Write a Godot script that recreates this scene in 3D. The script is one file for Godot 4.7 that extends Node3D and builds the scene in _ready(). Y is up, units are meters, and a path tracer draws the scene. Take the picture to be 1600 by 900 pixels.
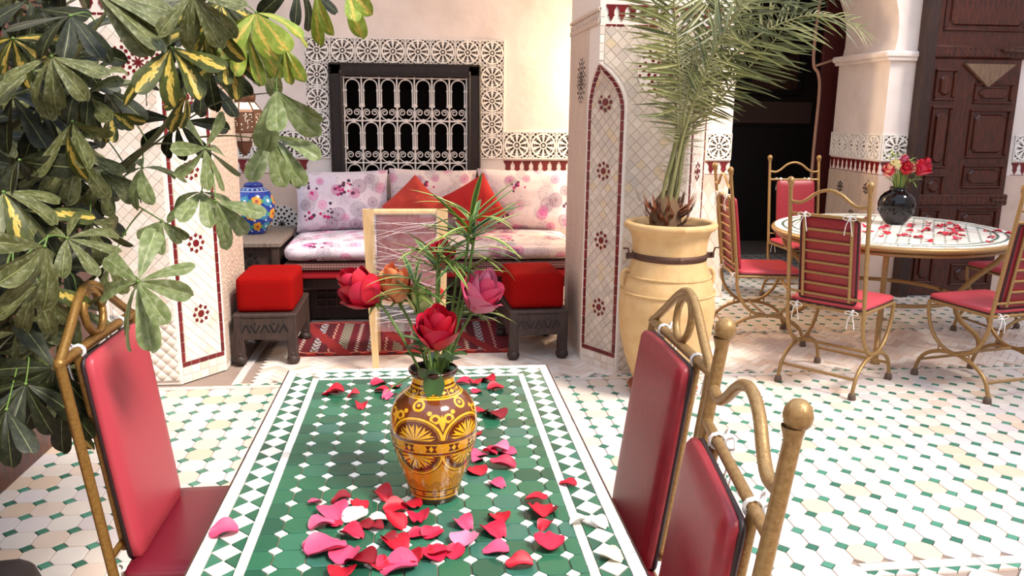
extends Node3D
# A tiled riad courtyard: mosaic table and iron chairs in front, a cushioned alcove between two zellige piers, an oval table by the arch.

var rng := RandomNumberGenerator.new()
var counts := {}
var M := {}
var cam: Camera3D

# ---------------------------------------------------------------- naming
func numbered(called: String, parent: Node) -> String:
	var key := str(parent.get_instance_id()) + called
	var n: int = counts.get(key, 0)
	counts[key] = n + 1
	return called if n == 0 else "%s_%03d" % [called, n]

func tag(o: Node3D, label: String, category: String, group := "", kind := "") -> Node3D:
	o.set_meta("label", label)
	o.set_meta("category", category)
	if group != "":
		o.set_meta("group", group)
	if kind != "":
		o.set_meta("kind", kind)
	return o

func thing(called: String, label: String, category: String, at := Vector3.ZERO, turn := 0.0, group := "") -> Node3D:
	var o := Node3D.new()
	o.name = numbered(called, self)
	add_child(o)
	o.position = at
	o.rotation.y = turn
	return tag(o, label, category, group)

func put(called: String, m: Mesh, material: Material, parent: Node = null, xf := Transform3D()) -> MeshInstance3D:
	var o := MeshInstance3D.new()
	if parent == null:
		parent = self
	o.name = numbered(called, parent)
	o.mesh = m
	o.material_override = material
	o.transform = xf
	parent.add_child(o)
	return o

func obj(called: String, st: SurfaceTool, material: Material, parent: Node = null) -> MeshInstance3D:
	return put(called, done(st), material, parent)

func struct(called: String, st: SurfaceTool, material: Material, label: String, category: String) -> MeshInstance3D:
	var o := obj(called, st, material)
	tag(o, label, category, "", "structure")
	return o

func copy_of(o: Node3D, label: String, at: Vector3, turn: float) -> Node3D:
	var c: Node3D = o.duplicate()
	var base := String(o.name)
	if base.length() > 4 and base.substr(base.length() - 4, 1) == "_" and base.right(3).is_valid_int():
		base = base.left(base.length() - 4)
	c.name = numbered(base, self)
	add_child(c)
	c.position = at
	c.rotation.y = turn
	c.set_meta("label", label)
	return c

# many copies as one object: [mesh, [[Transform3D, Color] ...]]
func field(called: String, m: Mesh, list: Array, material: Material, parent: Node) -> MultiMeshInstance3D:
	var mm := MultiMesh.new()
	mm.transform_format = MultiMesh.TRANSFORM_3D
	mm.use_colors = true
	mm.mesh = m
	mm.instance_count = list.size()
	for i in list.size():
		mm.set_instance_transform(i, list[i][0])
		mm.set_instance_color(i, list[i][1])
	var o := MultiMeshInstance3D.new()
	o.name = numbered(called, parent)
	o.multimesh = mm
	o.material_override = material
	o.set_meta("kind", "stuff")
	parent.add_child(o)
	return o

# ---------------------------------------------------------------- mesh building
func mb() -> SurfaceTool:
	var st := SurfaceTool.new()
	st.begin(Mesh.PRIMITIVE_TRIANGLES)
	st.set_uv(Vector2.ZERO)
	return st

func done(st: SurfaceTool) -> ArrayMesh:
	st.generate_normals()
	return st.commit()

func tri(st: SurfaceTool, a: Vector3, b: Vector3, c: Vector3) -> void:   # a b c counter-clockwise seen from outside
	st.add_vertex(a)
	st.add_vertex(c)
	st.add_vertex(b)

func quad(st: SurfaceTool, a: Vector3, b: Vector3, c: Vector3, d: Vector3) -> void:
	tri(st, a, b, c)
	tri(st, a, c, d)

func away(st: SurfaceTool, a: Vector3, b: Vector3, c: Vector3, from: Vector3) -> void:
	if (b - a).cross(c - a).dot((a + b + c) / 3.0 - from) >= 0.0:
		tri(st, a, b, c)
	else:
		tri(st, a, c, b)

func vuv(st: SurfaceTool, p: Vector3, uv: Vector2) -> void:
	st.set_uv(uv)
	st.add_vertex(p)

# a grid of points [row][column] as a smooth sheet; rows and columns turn counter-clockwise outside
func sheet(st: SurfaceTool, g: Array, uvs: Array, group := 1) -> void:
	st.set_smooth_group(group)
	for i in g.size() - 1:
		for j in g[i].size() - 1:
			vuv(st, g[i][j], uvs[i][j]); vuv(st, g[i + 1][j + 1], uvs[i + 1][j + 1]); vuv(st, g[i][j + 1], uvs[i][j + 1])
			vuv(st, g[i][j], uvs[i][j]); vuv(st, g[i + 1][j], uvs[i + 1][j]); vuv(st, g[i + 1][j + 1], uvs[i + 1][j + 1])

# box with chamfered edges
func box(st: SurfaceTool, c: Vector3, size: Vector3, b := 0.0, xf := Transform3D()) -> void:
	st.set_smooth_group(-1)
	var h := size / 2.0
	b = minf(b, minf(h.x, minf(h.y, h.z)) * 0.9)
	var o := xf * c
	var P := {}
	for sx in [-1, 1]:
		for sy in [-1, 1]:
			for sz in [-1, 1]:
				var s := Vector3(sx, sy, sz)
				for ax in 3:
					var q := h - Vector3(b, b, b)
					q[ax] = h[ax]
					P[Vector4i(sx, sy, sz, ax)] = xf * (c + q * s)
	for ax in 3:
		var u := (ax + 1) % 3
		var v := (ax + 2) % 3
		for s in [-1, 1]:
			var k: Array = []
			for e in [[-1, -1], [1, -1], [1, 1], [-1, 1]]:
				var i := Vector4i(0, 0, 0, ax)
				i[ax] = s
				i[u] = e[0]
				i[v] = e[1]
				k.append(P[i])
			away(st, k[0], k[1], k[2], o)
			away(st, k[0], k[2], k[3], o)
		if b > 0.0:
			for e in [[-1, -1], [1, -1], [1, 1], [-1, 1]]:
				var k: Array = []
				for s in [-1, 1]:
					for f in [u, v]:
						var i := Vector4i(0, 0, 0, f)
						i[ax] = s
						i[u] = e[0]
						i[v] = e[1]
						k.append(P[i])
				away(st, k[0], k[1], k[3], o)
				away(st, k[0], k[3], k[2], o)
	if b > 0.0:
		for sx in [-1, 1]:
			for sy in [-1, 1]:
				for sz in [-1, 1]:
					away(st, P[Vector4i(sx, sy, sz, 0)], P[Vector4i(sx, sy, sz, 1)], P[Vector4i(sx, sy, sz, 2)], o)

# rounded box with flat-mapped UVs in metres
func round_box(st: SurfaceTool, c: Vector3, size: Vector3, r: float, n := 6, bulge := 0.0) -> void:
	var h := size / 2.0
	var group := 1
	for ax in 3:
		var u := (ax + 1) % 3
		var v := (ax + 2) % 3
		for s in [-1, 1]:
			var g := []
			var uvs := []
			var steps := []
			for i in n + 1:
				steps.append(-1.0 + 2.0 * i / n)
			for i in n + 1:
				var row := []
				var uvr := []
				for j in n + 1:
					var p := Vector3()
					p[ax] = s * h[ax]
					# cluster the samples towards the rim so the rounding is smooth
					p[u] = h[u] * sin(steps[i] * PI / 2.0)
					p[v] = h[v] * sin(steps[j] * PI / 2.0)
					var q := p.clamp(-h + Vector3(r, r, r), h - Vector3(r, r, r))
					var d := p - q
					var outp := q + d.normalized() * r if d.length() > 0.00001 else p
					outp[ax] += s * bulge * cos(steps[i] * PI / 2.0) * cos(steps[j] * PI / 2.0)
					row.append(c + outp)
					uvr.append(Vector2(p[0], -p[2]) if ax == 1 else (Vector2(p[0], -p[1]) if ax == 2 else Vector2(p[2], -p[1])))
				g.append(row)
				uvs.append(uvr)
			if s > 0:
				g.reverse()
				uvs.reverse()
			sheet(st, g, uvs, group)

func frame_at(t: Vector3, hint: Vector3) -> Basis:
	var n := hint - t * hint.dot(t)
	if n.length() < 0.001:
		n = t.cross(Vector3(0.3, 0.9, 0.2))
	n = n.normalized()
	return Basis(n, t.cross(n), t)

# swept tube; r is a number or an array of radii
func tube(st: SurfaceTool, pts: Array, r, sides := 8, closed := false) -> void:
	st.set_smooth_group(1)
	var n := pts.size()
	var rings := []
	var hint := Vector3(0.13, 0.97, 0.21)
	for i in n:
		var a: Vector3 = pts[(i - 1 + n) % n] if closed or i > 0 else pts[i]
		var b: Vector3 = pts[(i + 1) % n] if closed or i < n - 1 else pts[i]
		var t := (b - a).normalized()
		if t.length() < 0.5:
			t = Vector3.UP
		var f := frame_at(t, hint)
		hint = f.x
		var rad: float = r[i] if r is Array else r
		var ring := []
		for k in sides:
			var w := TAU * k / sides
			ring.append(pts[i] + f.x * cos(w) * rad + f.y * sin(w) * rad)
		rings.append(ring)
	for i in (n if closed else n - 1):
		var A: Array = rings[i]
		var B: Array = rings[(i + 1) % n]
		for k in sides:
			var l := (k + 1) % sides
			quad(st, A[k], A[l], B[l], B[k])
	if not closed:
		st.set_smooth_group(2)
		for k in range(1, sides - 1):
			tri(st, rings[0][0], rings[0][k + 1], rings[0][k])
			tri(st, rings[n - 1][0], rings[n - 1][k], rings[n - 1][k + 1])

# profile of Vector2(radius, height) from the bottom up, spun about y
func lathe(st: SurfaceTool, prof: Array, segs := 24, xf := Transform3D(), group := 1, smooth := true) -> void:
	var g := []
	var uvs := []
	var total := 0.0
	for i in range(1, prof.size()):
		total += (prof[i] - prof[i - 1]).length()
	var run := 0.0
	for i in prof.size():
		if i > 0:
			run += (prof[i] - prof[i - 1]).length()
		var row := []
		var ur := []
		for k in segs + 1:
			var a := TAU * k / segs
			row.append(xf * Vector3(prof[i].x * sin(a), prof[i].y, prof[i].x * cos(a)))
			ur.append(Vector2(float(k) / segs, 1.0 - run / total))
		g.append(row)
		uvs.append(ur)
	# rows run upwards, columns counter-clockwise seen from above
	st.set_smooth_group(group if smooth else -1)
	for i in g.size() - 1:
		for j in segs:
			vuv(st, g[i][j], uvs[i][j]); vuv(st, g[i + 1][j + 1], uvs[i + 1][j + 1]); vuv(st, g[i][j + 1], uvs[i][j + 1])
			vuv(st, g[i][j], uvs[i][j]); vuv(st, g[i + 1][j], uvs[i + 1][j]); vuv(st, g[i + 1][j + 1], uvs[i + 1][j + 1])

func ball(st: SurfaceTool, c: Vector3, r: float, segs := 10, squash := 1.0) -> void:
	var prof := []
	var n := maxi(4, segs / 2)
	for i in n + 1:
		var a := -PI / 2 + PI * i / n
		prof.append(Vector2(maxf(cos(a), 0.0005) * r, sin(a) * r * squash))
	lathe(st, prof, segs, Transform3D(Basis(), c))

# flat-topped piece from an outline in (x, z): stands on y = 0, its top at y = h with a small chamfer
func tile_into(st: SurfaceTool, poly: PackedVector2Array, h: float, b: float, xf := Transform3D()) -> void:
	st.set_smooth_group(-1)
	var c := Vector2()
	for p in poly:
		c += p
	c /= poly.size()
	var n := poly.size()
	var inner := PackedVector2Array()
	for p in poly:
		inner.append(p + (c - p).limit_length(b))
	var T := Geometry2D.triangulate_polygon(inner)
	var mid := xf * Vector3(c.x, -1.0, c.y)
	for i in range(0, T.size(), 3):
		away(st, xf * Vector3(inner[T[i]].x, h, inner[T[i]].y), xf * Vector3(inner[T[i + 1]].x, h, inner[T[i + 1]].y), xf * Vector3(inner[T[i + 2]].x, h, inner[T[i + 2]].y), mid)
	var cw := Geometry2D.is_polygon_clockwise(poly)
	for i in n:
		var j := (i + 1) % n
		var a0 := xf * Vector3(poly[i].x, 0, poly[i].y)
		var b0 := xf * Vector3(poly[j].x, 0, poly[j].y)
		var a1 := xf * Vector3(poly[i].x, h - b, poly[i].y)
		var b1 := xf * Vector3(poly[j].x, h - b, poly[j].y)
		var a2 := xf * Vector3(inner[i].x, h, inner[i].y)
		var b2 := xf * Vector3(inner[j].x, h, inner[j].y)
		if cw:
			quad(st, a0, b0, b1, a1)
			quad(st, a1, b1, b2, a2)
		else:
			quad(st, b0, a0, a1, b1)
			quad(st, b1, a1, a2, b2)

func tile_mesh(poly: PackedVector2Array, h := 0.008, b := 0.0012) -> ArrayMesh:
	var st := mb()
	tile_into(st, poly, h, b)
	return done(st)

# lays pieces made by tile_into on a wall: u runs right, the piece's -z runs up, its y points out of the wall
func face_xf(origin: Vector3, u: Vector3, n: Vector3) -> Transform3D:
	return Transform3D(Basis(u, n, u.cross(n)), origin)

func rect(x0: float, y0: float, x1: float, y1: float) -> PackedVector2Array:
	return PackedVector2Array([Vector2(x0, y0), Vector2(x1, y0), Vector2(x1, y1), Vector2(x0, y1)])

func clip(a: PackedVector2Array, b: PackedVector2Array) -> PackedVector2Array:
	var best := PackedVector2Array()
	var most := 0.0
	for p in Geometry2D.intersect_polygons(a, b):
		var s := 0.0
		for i in p.size():
			s += p[i].cross(p[(i + 1) % p.size()])
		if absf(s) / 2.0 > most:
			most = absf(s) / 2.0
			best = p
	return best if most > 0.00002 else PackedVector2Array()

func arc(c: Vector3, u: Vector3, v: Vector3, r: float, a0: float, a1: float, n: int) -> Array:
	var out := []
	for i in n + 1:
		var a := a0 + (a1 - a0) * i / n
		out.append(c + u * cos(a) * r + v * sin(a) * r)
	return out

func smooth_path(ctrl: Array, per := 6) -> Array:
	var cv := Curve3D.new()
	for i in ctrl.size():
		var t := Vector3()
		if i > 0 and i < ctrl.size() - 1:
			t = (ctrl[i + 1] - ctrl[i - 1]) / 6.0
		cv.add_point(ctrl[i], -t, t)
	var out := []
	for i in ctrl.size() - 1:
		for k in per:
			out.append(cv.sample(i, float(k) / per))
	out.append(ctrl[ctrl.size() - 1])
	return out

# ---------------------------------------------------------------- materials
func mat(c: Color, rough := 0.6, metal := 0.0) -> StandardMaterial3D:
	var m := StandardMaterial3D.new()
	m.albedo_color = c
	m.roughness = rough
	m.metallic = metal
	return m

func hexa(s: String) -> Color:
	return Color.html(s)

func noise_tex(freq: float, seed_: int, ramp: Array, normal := false, strength := 4.0, kind := FastNoiseLite.TYPE_SIMPLEX_SMOOTH) -> NoiseTexture2D:
	var n := FastNoiseLite.new()
	n.seed = seed_
	n.noise_type = kind
	n.frequency = freq
	n.fractal_octaves = 4
	var t := NoiseTexture2D.new()
	t.width = 512
	t.height = 512
	t.seamless = true
	t.noise = n
	if normal:
		t.as_normal_map = true
		t.bump_strength = strength
	elif ramp.size() > 0:
		var g := Gradient.new()
		g.offsets = PackedFloat32Array([0.0, 0.5, 1.0])
		g.colors = PackedColorArray(ramp)
		t.color_ramp = g
	return t

func grained(m: StandardMaterial3D, albedo: Texture2D, normal: Texture2D, scale: float, strength := 1.0, world := false) -> StandardMaterial3D:
	if albedo != null:
		m.albedo_texture = albedo
	if normal != null:
		m.normal_enabled = true
		m.normal_texture = normal
		m.normal_scale = strength
	m.uv1_triplanar = true
	m.uv1_world_triplanar = world
	m.uv1_scale = Vector3(scale, scale, scale)
	return m

func tones(list: Array, rough: float, spec := 0.5) -> Array:
	var out := []
	for c in list:
		var m := mat(hexa(c), rough)
		m.metallic_specular = spec
		out.append(m)
	return out

func pick(list: Array, weights: Array) -> int:
	var s := 0.0
	for w in weights:
		s += w
	var r := rng.randf() * s
	for i in list.size():
		r -= weights[i]
		if r <= 0.0:
			return i
	return list.size() - 1

# how large a point's surroundings are seen from the camera: 0 when outside the frame or hidden under the near tabletop
func nearness(p: Vector3) -> float:
	var q := cam.transform.affine_inverse() * p
	if q.z > -0.2:
		return 0.0
	var x := 1270.0 * q.x / -q.z
	var y := 1270.0 * q.y / -q.z
	if absf(x) > 830.0 or absf(y) > 480.0:
		return 0.0
	if p.y < 0.6:
		var e := cam.position
		var t := (0.75 - e.y) / (p.y - e.y)
		var h := e + (p - e) * t
		if h.x > -0.36 and h.x < 0.33 and h.z > -2.16:
			return 0.0
	return 1.0 / -q.z

# ================================================================ the scene
func _ready() -> void:
	rng.seed = 20
	# camera
	cam = Camera3D.new()
	cam.name = "camera"
	cam.fov = rad_to_deg(2.0 * atan(450.0 / 1270.0))
	cam.near = 0.05
	cam.far = 60.0
	cam.transform = Transform3D(Basis.from_euler(Vector3(-0.215, -0.11, 0.011), EULER_ORDER_YXZ), Vector3(0, 1.45, 0))
	add_child(cam)
	cam.current = true
	# sky over the open court, exposure
	var sm := ProceduralSkyMaterial.new()
	sm.sky_top_color = Color(0.84, 0.91, 1.0)
	sm.sky_horizon_color = Color(1.0, 0.96, 0.92)
	sm.ground_bottom_color = Color(0.5, 0.45, 0.4)
	sm.ground_horizon_color = Color(0.8, 0.75, 0.7)
	sm.sky_energy_multiplier = SKY_ENERGY
	var sky := Sky.new()
	sky.sky_material = sm
	var env := Environment.new()
	env.background_mode = Environment.BG_SKY
	env.sky = sky
	env.tonemap_mode = Environment.TONE_MAPPER_LINEAR
	env.tonemap_exposure = EXPOSURE
	env.sdfgi_enabled = true
	env.ssao_enabled = true
	env.ssil_enabled = true
	var we := WorldEnvironment.new()
	we.name = "environment"
	we.environment = env
	add_child(we)
	# the sun through thin cloud: high, from the front right, very soft
	var sun := DirectionalLight3D.new()
	sun.name = "sun"
	sun.light_color = Color(1.0, 0.965, 0.92)
	sun.light_energy = SUN_ENERGY
	sun.light_angular_distance = 14.0
	sun.shadow_enabled = true
	add_child(sun)
	sun.look_at_from_position(SUN_FROM, Vector3.ZERO, Vector3.UP)
	materials()
	shell()
	floor_tiles()
	back_wall()
	arch_room()
	piers()
	old_door()
	window_grille()
	alcove()
	mosaic_table()
	near_chairs()
	oval_table()
	far_chairs()
	amphora_palm()
	yellow_vase()
	black_vase()
	petals()
	schefflera()
	carry_bag()

const SKY_ENERGY := 1.3
const EXPOSURE := 1.08
const SUN_ENERGY := 1.55
const SUN_FROM := Vector3(5.0, 9.0, 4.5)

func materials() -> void:
	var plaster_n := noise_tex(0.02, 3, [], true, 3.0)
	var fine_n := noise_tex(0.08, 5, [], true, 4.0)
	var leather_n := noise_tex(0.09, 9, [], true, 3.0, FastNoiseLite.TYPE_CELLULAR)
	var stain := noise_tex(0.006, 11, [Color(0.93, 0.92, 0.91), Color(0.98, 0.975, 0.97), Color(1, 1, 1)])
	M.plaster = grained(mat(hexa("f2e6df"), 0.85), stain, plaster_n, 0.8, 0.25, true)
	M.plaster_dim = grained(mat(hexa("e6cdbb"), 0.85), stain, plaster_n, 0.8, 0.25, true)
	M.carved = grained(mat(hexa("f8f2ea"), 0.8), null, fine_n, 6.0, 0.3)
	M.recess = mat(hexa("4e423c"), 0.95)
	M.grout = grained(mat(hexa("d8c9bb"), 0.9), stain, fine_n, 3.0, 0.4, true)
	M.grout_light = mat(hexa("e9dfd5"), 0.9)
	M.floor_grout = grained(mat(hexa("98857a"), 0.9), stain, fine_n, 2.0, 0.4, true)
	M.table_grout = mat(hexa("a08a6e"), 0.9)
	M.dado = grained(mat(hexa("dcc3b4"), 0.45), stain, plaster_n, 1.5, 0.15, true)
	M.side_stone = grained(mat(hexa("dac5b4"), 0.7), stain, noise_tex(0.05, 21, [], true, 8.0), 4.0, 1.0)
	M.side_stone.uv1_scale = Vector3(5, 1.2, 5)
	M.red_tile = tones(["6a141b", "761b20", "601118"], 0.3)
	M.white_tile = tones(["dad2ca", "d9cdc2", "d7cecb", "d8c5b6", "d6bfa9", "d0c6c5"], 0.34)
	M.green_dot = tones(["3f7a64", "4c8a74", "356b58"], 0.25)
	M.brick = tones(["ece2da", "e6d8ce", "e2cfc4", "d9c3b4"], 0.35)
	M.diamond = tones(["d2c2b2", "cdbdad", "d7c8b9", "c9b9ab", "d3bd9f", "c5b7ab"], 0.35)
	M.diamond_light = tones(["ecdfd2", "e8dacd", "f0e6db", "e2d0c0"], 0.35)
	M.table_green = tones(["2c6549", "255a42", "346e54", "22523e", "386a5a"], 0.18)
	M.table_white = tones(["f2efe6", "eae5da", "f5f3ee", "dfd8cb"], 0.2)
	M.wood_dark = wood("381a10", "180a06", 0.5, 31)
	M.wood_door = wood("5c2412", "2a0e07", 0.3, 33)
	M.wood_wedge = wood("8d7058", "66503c", 0.7, 35)
	M.wood_stool = wood("43302a", "261a17", 0.6, 37)
	M.wood_pale = wood("d9b98c", "c49b66", 0.5, 39)
	M.wood_frame = wood("241210", "100706", 0.55, 41)
	M.black_void = mat(hexa("0d0907"), 0.9)
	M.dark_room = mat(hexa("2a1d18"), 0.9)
	M.iron_white = mat(hexa("e9e2dc"), 0.5)
	M.gold = grained(mat(hexa("a88a5c"), 0.42, 0.4), noise_tex(0.03, 51, [hexa("c4b8a8"), hexa("ece2d4"), hexa("ffffff")]), fine_n, 5.0, 0.4)
	M.gold_warm = grained(mat(hexa("9c793f"), 0.38, 0.5), noise_tex(0.03, 53, [hexa("c4b8a8"), hexa("ece2d4"), hexa("ffffff")]), fine_n, 6.0, 0.4)
	M.vinyl = grained(mat(hexa("962430"), 0.4), noise_tex(0.008, 55, [Color(0.86, 0.84, 0.84), Color(0.95, 0.94, 0.94), Color(1, 1, 1)]), leather_n, 9.0, 0.35)
	M.vinyl_seat = grained(mat(hexa("6a1424"), 0.34), null, leather_n, 9.0, 0.3)
	M.vinyl_pink = grained(mat(hexa("b23c48"), 0.42), null, leather_n, 9.0, 0.3)
	M.piping = mat(hexa("241012"), 0.5)
	M.tie = mat(hexa("e9e6e4"), 0.8)
	M.rubber = mat(hexa("5c4a3e"), 0.75)
	M.velvet = grained(mat(hexa("9c1210"), 0.9), noise_tex(0.05, 57, [Color(0.72, 0.7, 0.7), Color(0.9, 0.9, 0.9), Color(1, 1, 1)]), fine_n, 5.0, 0.6)
	M.velvet.metallic_specular = 0.15
	M.red_cloth = grained(mat(hexa("b81c18"), 0.85), null, fine_n, 8.0, 0.5)
	M.red_cloth_dull = grained(mat(hexa("b83a2c"), 0.85), null, fine_n, 8.0, 0.5)
	M.clay = grained(mat(hexa("d3b384"), 0.7), noise_tex(0.01, 61, [hexa("e6d6c0"), hexa("f6eee0"), hexa("ffffff")]), plaster_n, 2.0, 0.3)
	M.terracotta = mat(hexa("a0563a"), 0.75)
	M.soil = mat(hexa("4a2a1c"), 0.95)
	M.rust = mat(hexa("54382c"), 0.6, 0.4)
	M.brass_dark = grained(mat(hexa("6a4a38"), 0.45, 0.6), null, fine_n, 8.0, 0.6)
	M.frosted = mat(hexa("ece2d4"), 0.6)
	M.frosted.backlight_enabled = true
	M.frosted.backlight = Color(0.4, 0.36, 0.3)
	M.stem = mat(hexa("5d7a34"), 0.5)
	M.stem_dark = mat(hexa("4c4a26"), 0.6)
	M.bark = grained(mat(hexa("6b5138"), 0.9), null, plaster_n, 8.0, 1.0)
	M.black_glaze = mat(hexa("0e0b0d"), 0.06)
	M.black_glaze.metallic_specular = 0.4
	M.black_matte = mat(hexa("241d20"), 0.45)

func wood(a: String, b: String, rough: float, seed_: int) -> StandardMaterial3D:
	var m := mat(Color.WHITE, rough)
	m.albedo_texture = noise_tex(0.012, seed_, [hexa(b), hexa(a).lerp(hexa(b), 0.35), hexa(a)])
	m.normal_enabled = true
	m.normal_texture = noise_tex(0.02, seed_ + 1, [], true, 3.0)
	m.normal_scale = 0.4
	m.uv1_triplanar = true
	m.uv1_scale = Vector3(6, 1.2, 6)
	return m

# ---------------------------------------------------------------- shell of the court
func shell() -> void:
	var st := mb()
	box(st, Vector3(2.0, -0.105, -3.0), Vector3(8.4, 0.2, 14.4))
	struct("floor", st, M.floor_grout, "pale zellige floor of octagons with small green squares between", "floor")
	# left wall of the court with a great dark door in it, right wall and the wall behind, all open to the sky
	st = mb()
	box(st, Vector3(-1.78, 2.0, 0.0), Vector3(0.3, 4.0, 1.8))
	box(st, Vector3(-1.78, 2.0, 2.3), Vector3(0.3, 4.0, 1.8))
	box(st, Vector3(-1.78, 3.2, -2.3), Vector3(0.3, 1.6, 4.8))
	box(st, Vector3(-1.78, 1.2, -4.5), Vector3(0.3, 2.4, 0.42))
	struct("wall_left", st, M.plaster, "plastered courtyard wall to the left of the tree", "wall")
	st = mb()
	box(st, Vector3(5.95, 2.7, -2.0), Vector3(0.3, 5.4, 9.0))
	struct("wall_right", st, M.plaster, "plastered courtyard wall beyond the oval table", "wall")
	st = mb()
	box(st, Vector3(2.1, 2.0, 3.35), Vector3(8.1, 4.0, 0.3))
	struct("wall_front", st, M.plaster, "plastered courtyard wall facing the alcove", "wall")
	var d := thing("door", "dark brown panelled wooden door behind the leafy tree at the courtyard edge", "door", Vector3(-1.7, 0, -2.6))
	d.name = "door_1"
	d.set_meta("kind", "structure")
	st = mb()
	box(st, Vector3(-0.02, 1.2, 0), Vector3(0.1, 2.4, 3.3), 0.006)
	obj("leaf", st, M.wood_door, d)
	for i in 4:
		for k in 2:
			st = mb()
			box(st, Vector3(0.045, 0.62 + k * 1.05, -1.2 + i * 0.8), Vector3(0.03, 0.86, 0.56), 0.014)
			obj("panel", st, M.wood_door, d)
	st = mb()
	box(st, Vector3(0.06, 0.09, 0), Vector3(0.06, 0.18, 3.3), 0.008)
	obj("sill_board", st, M.wood_door, d)
	# low ceiling of the alcove behind the piers
	st = mb()
	box(st, Vector3(0.15, 3.5, -5.4), Vector3(4.2, 0.2, 2.2))
	struct("ceiling", st, M.plaster, "plain ceiling over the cushioned alcove", "ceiling")

# ---------------------------------------------------------------- floor
func octagon(w: float, d: float, cut: float, g: float) -> PackedVector2Array:
	var x := w / 2.0 - g
	var z := d / 2.0 - g
	var c := cut - g * 0.4
	return PackedVector2Array([Vector2(-x + c, -z), Vector2(x - c, -z), Vector2(x, -z + c), Vector2(x, z - c), Vector2(x - c, z), Vector2(-x + c, z), Vector2(-x, z - c), Vector2(-x, -z + c)])

# the ones that show largest become parts of their own, the rest one field
func scatter(called: String, m: Mesh, spots: Array, mats: Array, weights: Array, parent: Node, most: int, field_name: String) -> void:
	var ranked := []
	for s in spots:
		ranked.append([nearness((parent as Node3D).global_transform * (s as Transform3D).origin), s, pick(mats, weights)])
	ranked.sort_custom(func(a, b): return a[0] > b[0])
	var rest := []
	for i in ranked.size():
		if i < most and ranked[i][0] > 0.0:
			put(called, m, mats[ranked[i][2]], parent, ranked[i][1])
		else:
			rest.append([ranked[i][1], (mats[ranked[i][2]] as StandardMaterial3D).albedo_color.srgb_to_linear()])
	if rest.size() > 0:
		var fm := mat(Color.WHITE, (mats[0] as StandardMaterial3D).roughness)
		fm.vertex_color_use_as_albedo = true
		field(field_name, m, rest, fm, parent)

func lay(p: Vector3, wobble := 0.008, turn := 0.0) -> Transform3D:
	return Transform3D(Basis.from_euler(Vector3(rng.randfn(0, wobble), turn + rng.randfn(0, wobble), rng.randfn(0, wobble))), p)

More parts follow.
